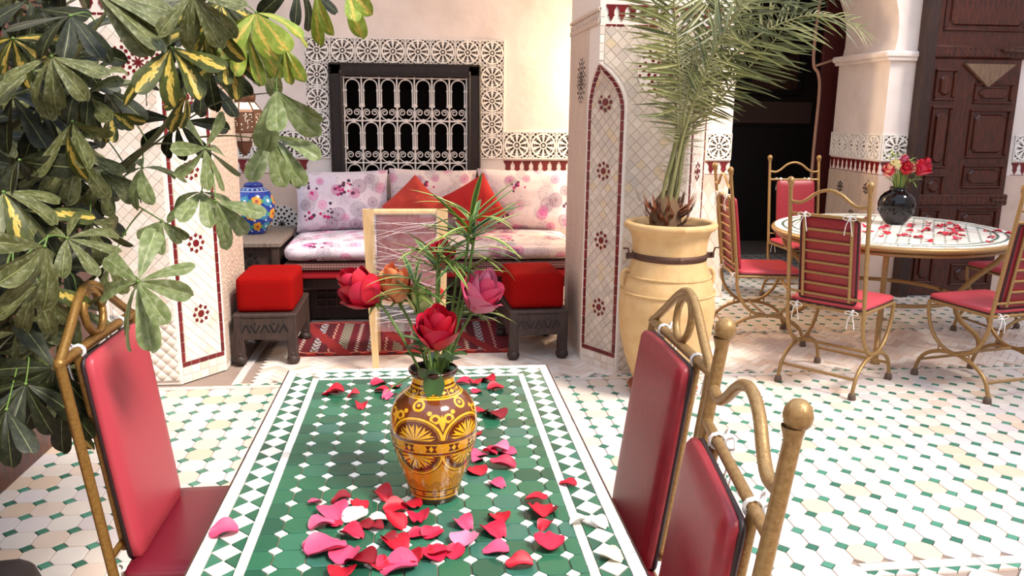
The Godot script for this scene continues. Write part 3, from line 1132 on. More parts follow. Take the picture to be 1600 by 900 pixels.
# ---------------------------------------------------------------- old wooden door on the right
func old_door() -> void:
	var d := thing("door", "tall old dark wooden door with raised panels and studded bands behind the oval table", "door", Vector3(3.9, 0, -6.12))
	d.name = "door_3"
	d.set_meta("kind", "structure")
	var st := mb()
	box(st, Vector3(0.375, 0.945, 0.0), Vector3(0.75, 1.87, 0.06), 0.006)
	obj("wicket_leaf", st, M.wood_door, d)
	st = mb()
	box(st, Vector3(0.36, 2.49, 0.0), Vector3(0.9, 1.22, 0.07), 0.006)
	obj("upper_leaf", st, M.wood_door, d)
	st = mb()
	box(st, Vector3(-0.05, 1.55, 0.03), Vector3(0.1, 3.1, 0.1), 0.01)
	obj("hanging_post", st, M.wood_dark, d)
	# panels: [x, y, w, h]
	for q in [[0.13, 1.68, 0.15, 0.22], [0.13, 1.28, 0.15, 0.46], [0.13, 0.9, 0.15, 0.16], [0.13, 0.62, 0.15, 0.18], [0.13, 0.3, 0.15, 0.36], [0.54, 1.62, 0.3, 0.14], [0.54, 1.31, 0.32, 0.36], [0.54, 0.975, 0.32, 0.17], [0.54, 0.63, 0.32, 0.15], [0.54, 0.4, 0.32, 0.16], [0.54, 0.18, 0.32, 0.16], [0.4, 2.5, 0.66, 0.82]]:
		var pn := Node3D.new()
		st = mb()
		# a moulded rim and a raised field with cut corners
		for e in [[0, q[3] / 2, q[2] + 0.03, 0.022], [0, -q[3] / 2, q[2] + 0.03, 0.022]]:
			box(st, Vector3(q[0] + e[0], q[1] + e[1], 0.036), Vector3(e[2], e[3], 0.03), 0.008)
		for e in [-q[2] / 2, q[2] / 2]:
			box(st, Vector3(q[0] + e, q[1], 0.036), Vector3(0.022, q[3] - 0.02, 0.03), 0.008)
		pn.free()
		var rim := obj("panel_rim", st, M.wood_door, d)
		st = mb()
		var c := 0.03
		var w: float = q[2] / 2 - 0.03
		var h: float = q[3] / 2 - 0.03
		tile_into(st, PackedVector2Array([Vector2(-w + c, -h), Vector2(w - c, -h), Vector2(w, -h + c), Vector2(w, h - c), Vector2(w - c, h), Vector2(-w + c, h), Vector2(-w, h - c), Vector2(-w, -h + c)]), 0.022, 0.014, face_xf(Vector3(q[0], q[1], 0.028), Vector3.RIGHT, Vector3.BACK))
		obj("raised_panel", st, M.wood_door, rim)
	# studded bands
	for y in [1.93, 0.79]:
		st = mb()
		box(st, Vector3(0.38, y, 0.04), Vector3(0.78 if y < 1.0 else 0.88, 0.09, 0.03), 0.01)
		var band := obj("studded_band", st, M.wood_door, d)
		st = mb()
		for i in 18:
			for k in [-1, 1]:
				ball(st, Vector3(0.04 + i * 0.042, y + k * 0.022, 0.056), 0.008, 6, 0.7)
		obj("stud", st, M.rust, band).set_meta("kind", "stuff")
	st = mb()
	tube(st, [Vector3(0.55, 1.94, 0.075), Vector3(0.74, 1.935, 0.075)], 0.013, 8)
	ball(st, Vector3(0.6, 1.94, 0.085), 0.02, 8)
	obj("bolt", st, M.rust, d)
	st = mb()
	tube(st, [Vector3(0.62, 0.79, 0.07), Vector3(0.74, 0.79, 0.07)], 0.01, 8)
	ball(st, Vector3(0.66, 0.79, 0.075), 0.016, 8)
	obj("bolt", st, M.rust, d)
	# paler wooden triangle where the wicket meets the upper leaf
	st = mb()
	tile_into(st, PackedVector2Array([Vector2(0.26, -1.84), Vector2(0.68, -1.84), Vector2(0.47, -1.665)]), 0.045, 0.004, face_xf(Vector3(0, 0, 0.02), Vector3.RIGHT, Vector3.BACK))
	var pale_board := obj("pale_wedge", st, M.wood_wedge, d)
	pale_board.set_meta("label", "pale triangular patch of wood")

# ---------------------------------------------------------------- window with the white scrolled grille
func window_grille() -> void:
	var o := thing("window", "dark window with white wrought-iron scroll grille above the sofa cushions", "window", Vector3(0, 0, -6.15))
	o.name = "window_1"
	o.set_meta("kind", "structure")
	var st := mb()
	for b in [[-0.616, 1.19, 0.096, 1.16], [0.38, 1.19, 0.096, 1.16], [-0.118, 1.728, 1.092, 0.088], [-0.118, 0.64, 1.092, 0.06]]:
		box(st, Vector3(b[0], b[1], 0.02), Vector3(b[2], b[3], 0.07), 0.01)
	for b in [[-0.578, 1.19, 0.02, 1.07], [0.342, 1.19, 0.02, 1.07], [-0.118, 1.69, 0.94, 0.02]]:
		box(st, Vector3(b[0], b[1], 0.035), Vector3(b[2], b[3], 0.07), 0.006)
	var fr := obj("window_frame", st, M.wood_frame, o)
	st = mb()
	for i in 52:
		box(st, Vector3(0.415, 0.66 + i * 0.021, 0.056), Vector3(0.012, 0.012, 0.01), 0.003)
		box(st, Vector3(-0.65, 0.66 + i * 0.021, 0.056), Vector3(0.012, 0.012, 0.01), 0.003)
		if i < 50:
			box(st, Vector3(-0.64 + i * 0.021, 1.76, 0.056), Vector3(0.012, 0.01, 0.01), 0.003)
	obj("beading", st, M.wood_frame, fr).set_meta("kind", "stuff")
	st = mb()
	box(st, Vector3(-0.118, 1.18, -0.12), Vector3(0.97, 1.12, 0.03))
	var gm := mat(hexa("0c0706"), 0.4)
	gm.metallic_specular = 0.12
	obj("black_pane", st, gm, o)  # black sheet stands in for the unlit dark behind the grille
	var x0 := -0.56
	var W := 0.1265
	var zz := 0.03
	for i in 8:
		st = mb()
		tube(st, [Vector3(x0 + i * W, 0.68, zz), Vector3(x0 + i * W, 1.69, zz)], 0.0062, 6)
		for y in [1.395, 1.09, 1.48, 1.175, 0.87]:
			ball(st, Vector3(x0 + i * W, y, zz), 0.012, 6)
		obj("upright_bar", st, M.iron_white, o)
	for y in [1.67, 1.366, 1.062, 0.758]:
		st = mb()
		tube(st, [Vector3(x0 - 0.02, y, zz), Vector3(x0 + 7 * W + 0.02, y, zz)], 0.0062, 6)
		obj("cross_bar", st, M.iron_white, o)
	# one bay: a round-headed arch with curled feet, and a pair of scrolls on a bowl
	st = mb()
	var R := Vector3.RIGHT
	var U := Vector3.UP
	var pts := [Vector3(-0.049, -0.19, 0), Vector3(-0.049, -0.06, 0)]
	pts.append_array(arc(Vector3(0, -0.06, 0), R, U, 0.049, PI, 0, 10))
	pts.append(Vector3(0.049, -0.19, 0))
	tube(st, pts, 0.0048, 6)
	for s in [-1.0, 1.0]:
		ball(st, Vector3(0.052 * s, -0.198, 0), 0.0125, 6)
		box(st, Vector3(0.056 * s, -0.09, 0), Vector3(0.03, 0.014, 0.016), 0.003)
	box(st, Vector3(0, -0.006, 0), Vector3(0.024, 0.022, 0.018), 0.004)
	for s in [-1.0, 1.0]:
		var sp := []
		for i in 27:
			var t := i / 26.0
			var a := t * TAU * 1.4
			var r := 0.026 * (1.0 - 0.75 * t)
			sp.append(Vector3(s * (0.028 + r * cos(a)), -0.245 + r * sin(a), 0))
		tube(st, sp, 0.0042, 5)
	tube(st, arc(Vector3(0, -0.245, 0), R, U, 0.054, PI, TAU, 12), 0.0042, 5)
	box(st, Vector3(0, -0.298, 0), Vector3(0.024, 0.018, 0.016), 0.004)
	var bay := done(st)
	for r in 3:
		for i in 7:
			put("scroll_bay", bay, M.iron_white, o, Transform3D(Basis(), Vector3(x0 + W * (i + 0.5), 1.67 - r * 0.304, zz)))

# ---------------------------------------------------------------- painted cloths
func blot(im: Image, c: Vector2, r: float, f: Callable) -> void:
	var n := im.get_width()
	var m := im.get_height()
	for y in range(int(c.y - r), int(c.y + r) + 1):
		for x in range(int(c.x - r), int(c.x + r) + 1):
			var d := Vector2(x, y) - c
			if d.length() > r:
				continue
			var px := posmod(x, n)
			var py := posmod(y, m)
			var col: Color = f.call(d / r, im.get_pixel(px, py))
			im.set_pixel(px, py, col)

func floral(base: String) -> ImageTexture:
	var n := 640
	var im := Image.create(n, n, false, Image.FORMAT_RGB8)
	im.fill(hexa(base))
	var lace := func(d: Vector2, was: Color, ink: Color, petals: int, amount: float) -> Color:
		var r := d.length()
		var a := d.angle()
		var v := 0.5 + 0.5 * sin(a * petals + r * 9.0)
		var rings := 0.5 + 0.5 * cos(r * 24.0 + 2.0 * sin(a * petals))
		var k := 0.0
		if r < 0.16:
			k = 0.9
		elif r < 0.98 - 0.14 * v:
			k = 0.25 + 0.6 * (1.0 if rings * v > 0.38 else 0.0)
		return was.lerp(ink, k * amount)
	for q in 80:
		var c := Vector2(rng.randf() * n, rng.randf() * n)
		var kind := rng.randf()
		if kind < 0.42:
			var ink := hexa(["8d8890", "9a9199", "a58f9a"][rng.randi() % 3])
			var pt := rng.randi_range(8, 14)
			blot(im, c, rng.randf_range(34, 58), func(d, was): return lace.call(d, was, ink, pt, 0.6))
		elif kind < 0.7:
			var ink := hexa(["c93f86", "b83a78", "d86aa0"][rng.randi() % 3])
			var pt := rng.randi_range(9, 13)
			blot(im, c, rng.randf_range(24, 40), func(d, was): return lace.call(d, was, ink, pt, 0.9))
		elif kind < 0.85:
			var ink := hexa("6a4660")
			blot(im, c, rng.randf_range(34, 50), func(d, was): return lace.call(d, was, ink, 12, 0.7))
		else:
			for k in 9:
				var ink := hexa(["5c2747", "c5286e", "45304a"][rng.randi() % 3])
				blot(im, c + Vector2(rng.randfn(0, 22), rng.randfn(0, 22)), rng.randf_range(5, 11), func(_d, _was): return ink)
		# pale grey wash sprays
		var w := Vector2(rng.randf() * n, rng.randf() * n)
		for k in 7:
			blot(im, w + Vector2(rng.randfn(0, 20), rng.randfn(0, 16)), rng.randf_range(3, 9), func(d, was): return (was as Color).lerp(Color(0.72, 0.68, 0.72), 0.55 * (1.0 - d.length())))
	return ImageTexture.create_from_image(im)

func houndstooth() -> ImageTexture:
	var im := Image.create(64, 64, false, Image.FORMAT_RGB8)
	im.fill(hexa("947068"))
	for i in 4:
		for j in 4:
			im.fill_rect(Rect2i(i * 16, j * 16, 11, 9), hexa("4a1a1e"))
			im.fill_rect(Rect2i(i * 16 + 9, j * 16 + 5, 4, 3), hexa("4a1a1e"))
	return ImageTexture.create_from_image(im)

func kilim() -> ImageTexture:
	var w := 512
	var h := 256
	var im := Image.create(w, h, false, Image.FORMAT_RGB8)
	var red := [hexa("66091a"), hexa("520816"), hexa("720c1c")]
	for x in w:
		for y in h:
			im.set_pixel(x, y, red[(x / 40) % 3].darkened(0.06 * ((x * 7 + y * 3) % 3)))
	var x := 14
	var kind := 0
	while x < w - 30:
		match kind % 4:
			0:   # chequer of white dots
				for y in range(0, h, 8):
					im.fill_rect(Rect2i(x + (4 if (y / 8) % 2 else 0), y, 6, 5), hexa("d8cbb8"))
				x += 30
			1:   # blue and ochre band
				for y in range(0, h):
					for k in 18:
						var t := (y + absi(k - 9) * 2) % 24
						im.set_pixel(x + k, y, hexa("c3c6d4") if t < 7 else (hexa("4a4f78") if t < 13 else (hexa("c58a2c") if t < 17 else hexa("2a1a20"))))
				x += 40
			2:   # thin wavy line
				for y in h:
					im.fill_rect(Rect2i(x + int(3 * sin(y * 0.25)), y, 3, 1), hexa("c9a58c"))
				x += 18
			3:   # black and olive zigzag
				for y in h:
					for k in 24:
						var t := (y + absi(k - 12) * 2) % 16
						im.set_pixel(x + k, y, hexa("8a7a4c") if t < 6 else (hexa("231318") if t < 11 else hexa("a8a0a0")))
				x += 40
		kind += 1
	# border with a wave
	for k in w:
		for y in 20:
			im.set_pixel(k, h - 1 - y, hexa("8f1018") if y > 7 else (hexa("b8321c") if (k / 20) % 2 == 0 else hexa("3a1216")))
			im.set_pixel(k, y, hexa("8f1018"))
		var yy := h - 15 + int(4 * sin(k * 0.2))
		im.fill_rect(Rect2i(k, yy, 1, 3), hexa("c8a68e"))
		im.fill_rect(Rect2i(k, 8 + int(4 * sin(k * 0.2)), 1, 3), hexa("c8a68e"))
	return ImageTexture.create_from_image(im)

func cloth(tex: Texture2D, scale: float, rough := 0.85) -> StandardMaterial3D:
	var m := mat(Color.WHITE, rough)
	m.albedo_texture = tex
	m.uv1_scale = Vector3(scale, scale, 1)
	m.normal_enabled = false
	return m

# a stuffed square cushion standing in the xy plane, its middle at the origin
func pillow(w: float, h: float, t: float, seed_: int, n := 18) -> ArrayMesh:
	var st := mb()
	var nz := FastNoiseLite.new()
	nz.seed = seed_
	nz.frequency = 2.2
	for side in [1.0, -1.0]:
		var g := []
		var uvs := []
		for i in n + 1:
			var row := []
			var ur := []
			for j in n + 1:
				var u := -1.0 + 2.0 * j / n
				var v := -1.0 + 2.0 * i / n
				var e := pow(maxf((1.0 - pow(absf(u), 2.6)) * (1.0 - pow(absf(v), 2.6)), 0.0), 0.55)
				var pinch := 1.0 - 0.05 * (1.0 - v * v) * absf(u)
				var pinch2 := 1.0 - 0.05 * (1.0 - u * u) * absf(v)
				var z: float = side * t / 2 * e + nz.get_noise_2d(u * 0.5 + side, v * 0.5) * 0.035 * e
				row.append(Vector3(u * w / 2 * pinch, v * h / 2 * pinch2, z))
				ur.append(Vector2(0.5 + u * w / 2, 0.5 - v * h / 2))
			g.append(row)
			uvs.append(ur)
		if side < 0.0:
			g.reverse()
			uvs.reverse()
		sheet(st, g, uvs, 1 if side > 0 else 2)
	return done(st)

# ---------------------------------------------------------------- alcove
func alcove() -> void:
	var flower_a := cloth(floral("dccfda"), 1.25)
	var flower_b := cloth(floral("dfcdc9"), 1.2)
	# the bench
	var o := thing("bench", "dark wooden bench base with lattice front under the floral sofa cushions", "bench", Vector3(0.0, 0, -5.75))
	var st := mb()
	box(st, Vector3(0.05, 0.31, 0.0), Vector3(1.9, 0.08, 0.72), 0.01)
	obj("seat_board", st, M.wood_dark, o)
	st = mb()
	box(st, Vector3(0.05, 0.15, -0.02), Vector3(1.86, 0.26, 0.38), 0.01)
	obj("base", st, M.wood_frame, o)
	for i in 4:
		var x := -0.82 + i * 0.58
		st = mb()
		box(st, Vector3(x, 0.145, 0.17), Vector3(0.07, 0.29, 0.06), 0.008)
		obj("leg", st, M.wood_dark, o)
	for i in 3:
		var x := -0.53 + i * 0.58
		st = mb()
		for k in 7:
			box(st, Vector3(x - 0.21 + k * 0.07, 0.17, 0.18), Vector3(0.014, 0.14, 0.014), 0.002)
		for k in 3:
			box(st, Vector3(x, 0.115 + k * 0.05, 0.182), Vector3(0.44, 0.014, 0.014), 0.002)
		obj("lattice", st, M.wood_stool, o)
	# three layers: red mattress, houndstooth cover, floral seat pad
	st = mb()
	round_box(st, Vector3(0, 0, 0), Vector3(1.92, 0.06, 0.8), 0.02)
	var red := obj("mattress", st, mat(hexa("a8101f"), 0.85))
	red.position = Vector3(0.05, 0.38, -5.73)
	tag(red, "thin bright red mattress lowest on the bench", "mattress")
	st = mb()
	round_box(st, Vector3(0, 0, 0), Vector3(1.92, 0.055, 0.82), 0.02)
	var ht := obj("seat_cover", st, cloth(houndstooth(), 14.0))
	ht.position = Vector3(0.05, 0.437, -5.72)
	tag(ht, "houndstooth checked seat cover between red mattress and floral seat pads", "seat cover")
	for k in 2:
		st = mb()
		round_box(st, Vector3(0, 0, 0), Vector3(0.955, 0.1, 0.82), 0.045, 10, 0.022)
		var pad := obj("seat_pad", st, [flower_a, flower_b][k])
		pad.position = Vector3([-0.42, 0.545][k], 0.532, -5.71)
		pad.rotation.z = [0.012, -0.006][k]
		tag(pad, ["floral sofa seat pad with the wrapped chair and left cushion before and on it", "floral sofa seat pad with the red pillow's corner resting on it"][k], "seat pad")
	var labels := ["lilac floral back cushion beside the blue jar", "floral back cushion in the middle under the window grille", "cream floral back cushion beside the tiled pier"]
	for k in 3:
		var pl := put("back_cushion", pillow([0.66, 0.64, 0.68][k], [0.43, 0.44, 0.44][k], 0.2, 70 + k), [flower_a, flower_b, flower_b][k])
		pl.position = Vector3([-0.575, 0.07, 0.73][k], [0.805, 0.81, 0.812][k], [-5.93, -5.97, -5.93][k])
		pl.rotation = Vector3(-0.18, [0.06, 0.0, -0.05][k], [0.015, -0.02, -0.015][k])
		tag(pl, labels[k], "cushion", "floral sofa back cushions")
	for k in 2:
		var sz: float = [0.33, 0.34][k]
		var pl := put("throw_pillow", pillow(sz, sz, 0.13, 80 + k), [M.red_cloth_dull, M.red_cloth][k])
		pl.position = [Vector3(-0.06, 0.775, -5.76), Vector3(0.36, 0.79, -5.74)][k]
		pl.rotation = Vector3(-0.25, [0.1, -0.2][k], [0.74, 0.55][k])
		tag(pl, ["dull red square pillow stood on its corner, partly behind the wrapped chair", "bright red square pillow tilted on its corner against the cream cushion"][k], "pillow")
	# kilim on the floor before the bench
	var kl := mb()
	box(kl, Vector3.ZERO, Vector3(1.36, 0.012, 0.78), 0.002)
	var g := []
	var uvs := []
	for i in 13:
		var row := []
		var ur := []
		for j in 25:
			var u := j / 24.0
			var v := i / 12.0
			row.append(Vector3(-0.68 + 1.36 * u, 0.0075 + 0.002 * sin(u * 19.0 + v * 5.0), 0.39 - 0.78 * v))
			ur.append(Vector2(u, 1.0 - v))
		g.append(row)
		uvs.append(ur)
	sheet(kl, g, uvs)
	var rug := obj("rug", kl, cloth(kilim(), 1.0, 0.95))
	rug.position = Vector3(-0.13, 0.007, -5.135)
	tag(rug, "red striped woven rug with a wavy border lying before the sofa bench", "rug")
	for k in 2:
		stool(k)
	side_table()
	wrapped_chair()
	# an added lamp, unseen behind the pier, warms and brightens the alcove wall
	var lamp := thing("added_lamp", "added unseen lamp behind the tiled pier, warming the alcove wall", "lamp", Vector3(1.5, 1.75, -6.1))
	st = mb()
	box(st, Vector3(0, 0, -0.03), Vector3(0.1, 0.16, 0.03), 0.006)
	obj("backplate", st, M.brass_dark, lamp)
	st = mb()
	ball(st, Vector3(0, 0.02, 0.09), 0.05, 12)
	var em := mat(hexa("ffe2b0"), 0.5)
	em.emission_enabled = true
	em.emission = hexa("ffd79a")
	em.emission_energy_multiplier = 3.0
	obj("bulb", st, em, lamp)
	var l := OmniLight3D.new()
	l.name = "added_lamp_light"
	l.light_color = Color(1.0, 0.87, 0.68)
	l.light_energy = LAMP
	l.light_size = 0.05
	l.omni_range = 8.0
	l.omni_attenuation = 2.0
	l.shadow_enabled = true
	l.position = Vector3(0, 0.02, 0.09)
	lamp.add_child(l)

const LAMP := 1.5

func stool(k: int) -> void:
	var o := thing("stool", ["carved dark wooden stool under the red cube cushion by the leafy tree's pier", "carved dark wooden stool under the red cube cushion by the urn's pier"][k], "stool", [Vector3(-0.905, 0, -4.87), Vector3(0.655, 0, -4.86)][k], [0.0, 0.05][k], "carved stools with red cubes")
	var w := 0.355
	var d := 0.56
	var st := mb()
	box(st, Vector3(0, 0.295, 0), Vector3(w, 0.024, d), 0.006)
	obj("top", st, M.wood_stool, o)
	for sx in [-1, 1]:
		for sz in [-1, 1]:
			st = mb()
			box(st, Vector3(sx * (w / 2 - 0.03), 0.17, sz * (d / 2 - 0.03)), Vector3(0.055, 0.25, 0.055), 0.006)
			lathe(st, [Vector2(0.001, 0), Vector2(0.022, 0.002), Vector2(0.036, 0.02), Vector2(0.038, 0.035), Vector2(0.03, 0.055), Vector2(0.02, 0.06), Vector2(0.03, 0.066), Vector2(0.03, 0.076), Vector2(0.001, 0.078)], 14, Transform3D(Basis(), Vector3(sx * (w / 2 - 0.03), 0, sz * (d / 2 - 0.03))))
			obj("leg", st, M.wood_stool, o)
	for s in [-1, 1]:
		st = mb()
		box(st, Vector3(s * (w / 2 - 0.016), 0.22, 0), Vector3(0.022, 0.13, d - 0.1), 0.004)
		obj("side_apron", st, M.wood_stool, o)
		st = mb()
		box(st, Vector3(0, 0.22, s * (d / 2 - 0.016)), Vector3(w - 0.1, 0.13, 0.022), 0.004)
		var ap := obj("front_apron", st, M.wood_stool, o)
		if s < 0:
			continue
		# the carved zigzag
		st = mb()
		var c := -0.105
		for i in 5:
			var up := i % 2 == 0
			var x0 := c + i * 0.0525
			var pk := 0.245 if up else 0.195
			var ft := 0.195 if up else 0.245
			for q in [[Vector3(x0 - 0.026, ft, 0), Vector3(x0, pk, 0)], [Vector3(x0 + 0.026, ft, 0), Vector3(x0, pk, 0)]]:
				var a: Vector3 = q[0]
				var b: Vector3 = q[1]
				var mid := (a + b) / 2
				var ang := atan2(b.y - a.y, b.x - a.x)
				box(st, Vector3.ZERO, Vector3((b - a).length() * 0.95, 0.009, 0.004), 0.0015, Transform3D(Basis(Vector3.BACK, ang), mid + Vector3(0, 0, d / 2 - 0.004)))
			if not up:
				box(st, Vector3(x0, 0.25, d / 2 - 0.004), Vector3(0.01, 0.01, 0.004), 0.001)
		obj("carving", st, M.black_void if k == 0 else M.wood_frame, ap)
	st = mb()
	round_box(st, Vector3(0, 0.1, 0), Vector3(0.315, 0.205, 0.42), 0.025, 10, 0.006)
	var cu := obj("cube_cushion", st, M.velvet)
	cu.position = o.position + Vector3(0, 0.308, 0.03)
	cu.rotation.y = o.rotation.y
	tag(cu, ["bright red velvet cube cushion on the stool by the leafy tree's pier", "bright red velvet cube cushion on the stool by the urn's pier"][k], "cushion", "red velvet cube cushions")

func side_table() -> void:
	var o := thing("side_table", "weathered dark wooden side table under the painted blue jar", "side table", Vector3(-1.14, 0, -5.7))
	var st := mb()
	box(st, Vector3(0, 0.585, 0), Vector3(0.44, 0.035, 0.78), 0.006)
	obj("top", st, wood("85776c", "5b4d44", 0.6, 95), o)
	st = mb()
	box(st, Vector3(0, 0.29, 0), Vector3(0.38, 0.555, 0.7), 0.006)
	obj("body", st, M.wood_stool, o)
	for s in [-1, 1]:
		st = mb()
		box(st, Vector3(s * 0.18, 0.285, 0.355), Vector3(0.05, 0.565, 0.05), 0.006)
		obj("corner_post", st, M.wood_stool, o)
	put("star_carving", star, M.black_void, o, face_xf(Vector3(0.02, 0.47, 0.351), Vector3.RIGHT, Vector3.BACK).scaled_local(Vector3(0.11, 0.04, 0.11)))
	# painted jar
	var j := thing("jar", "round blue jar painted with yellow flowers on the side table", "jar", Vector3(-1.15, 0.603, -5.72))
	st = mb()
	lathe(st, [Vector2(0.001, 0), Vector2(0.06, 0.0), Vector2(0.066, 0.014), Vector2(0.095, 0.05), Vector2(0.128, 0.11), Vector2(0.138, 0.17), Vector2(0.132, 0.23), Vector2(0.108, 0.285), Vector2(0.068, 0.318), Vector2(0.058, 0.33)], 36)
	var im := Image.create(512, 256, false, Image.FORMAT_RGB8)
	im.fill(hexa("1c2f86"))
	for y in range(34, 226):
		for x in 512:
			im.set_pixel(x, y, hexa("24409c"))
	for row in 3:
		for k in 10:
			var cx := 25.6 + k * 51.2 + (25.6 if row == 1 else 0.0)
			var cy := 72.0 + row * 54.0
			var main := hexa("e2a030") if (k + row) % 2 == 0 else hexa("3c8fb0")
			for e in 5:
				var a := TAU * e / 5
				blot(im, Vector2(cx, cy) + Vector2(cos(a), sin(a)) * 13, 11, func(_d, _w): return main)
			blot(im, Vector2(cx, cy), 7, func(_d, _w): return hexa("a8452c") if (k + row) % 2 == 0 else hexa("e7e6ee"))
			blot(im, Vector2(cx + 25.6, cy), 8, func(_d, _w): return hexa("58a46c"))
			blot(im, Vector2(cx + 13, cy + 24), 5, func(_d, _w): return hexa("dcd9ea"))
	for x in 512:
		for y in [10, 11, 29, 30, 31, 228, 229, 230]:
			im.set_pixel(x, y, hexa("dfe2ee"))
		if (x / 16) % 2 == 0:
			im.fill_rect(Rect2i(x, 15, 1, 10), hexa("8fb4d8"))
			im.fill_rect(Rect2i(x, 236, 1, 10), hexa("d9b64a"))
	var jm := cloth(ImageTexture.create_from_image(im), 1.0, 0.15)
	obj("body", st, jm, j)
	st = mb()
	lathe(st, [Vector2(0.06, 0.326), Vector2(0.066, 0.33), Vector2(0.056, 0.344), Vector2(0.03, 0.354), Vector2(0.012, 0.36), Vector2(0.014, 0.368), Vector2(0.001, 0.374)], 24)
	obj("lid", st, mat(hexa("22368c"), 0.15), j)
	# hanging pierced lantern
	var o2 := thing("lantern", "pierced dark metal hanging lantern with frosted glass beside the leafy tree", "lantern", Vector3(-1.085, 1.16, -5.2))
	st = mb()
	lathe(st, [Vector2(0.001, 0.0), Vector2(0.012, 0.005), Vector2(0.03, 0.03), Vector2(0.045, 0.06), Vector2(0.05, 0.085), Vector2(0.06, 0.09)], 8, Transform3D(), 1, false)
	obj("lower_cone", st, M.brass_dark, o2)
	st = mb()
	lathe(st, [Vector2(0.058, 0.09), Vector2(0.105, 0.145)], 8, Transform3D(), 1, false)
	obj("lower_glass", st, M.frosted, o2)
	st = mb()
	lathe(st, [Vector2(0.11, 0.14), Vector2(0.116, 0.15), Vector2(0.116, 0.265), Vector2(0.108, 0.28)], 8, Transform3D(), 1, false)
	var drum := obj("pierced_drum", st, M.brass_dark, o2)
	st = mb()
	for i in 8:
		for k in 26:
			var a := TAU * (i + 0.5) / 8
			var n := Vector3(sin(a), 0, cos(a))
			var u := Vector3(cos(a), 0, -sin(a))
			var p := n * 0.1085 + u * rng.randf_range(-0.036, 0.036) + Vector3.UP * rng.randf_range(0.158, 0.258)
			tile_into(st, PackedVector2Array([Vector2(-0.004, 0), Vector2(0, -0.004), Vector2(0.004, 0), Vector2(0, 0.004)]), 0.002, 0.0005, face_xf(p, u, n))
	obj("piercing", st, M.frosted, drum).set_meta("kind", "stuff")
	st = mb()
	lathe(st, [Vector2(0.106, 0.28), Vector2(0.07, 0.325)], 8, Transform3D(), 1, false)
	obj("upper_glass", st, M.frosted, o2)
	st = mb()
	lathe(st, [Vector2(0.072, 0.322), Vector2(0.08, 0.335), Vector2(0.084, 0.36), Vector2(0.07, 0.39), Vector2(0.04, 0.41), Vector2(0.03, 0.43), Vector2(0.026, 0.5), Vector2(0.034, 0.51), Vector2(0.02, 0.525), Vector2(0.001, 0.54)], 16)
	obj("dome", st, M.brass_dark, o2)
	st = mb()
	for i in 8:
		var a := TAU * i / 8
		var v := Vector3(sin(a), 0, cos(a))
		tube(st, [v * 0.06 + Vector3.UP * 0.09, v * 0.112 + Vector3.UP * 0.145, v * 0.117 + Vector3.UP * 0.265, v * 0.075 + Vector3.UP * 0.325], 0.004, 5)
	obj("ribs", st, M.brass_dark, o2)
	st = mb()
	tube(st, [Vector3(0, 0.53, 0), Vector3(0, 2.238, 0)], 0.005, 6)
	for i in 41:
		ball(st, Vector3(0, 0.56 + i * 0.04, 0), 0.009, 6, 1.4)
	obj("chain", st, M.brass_dark, o2)

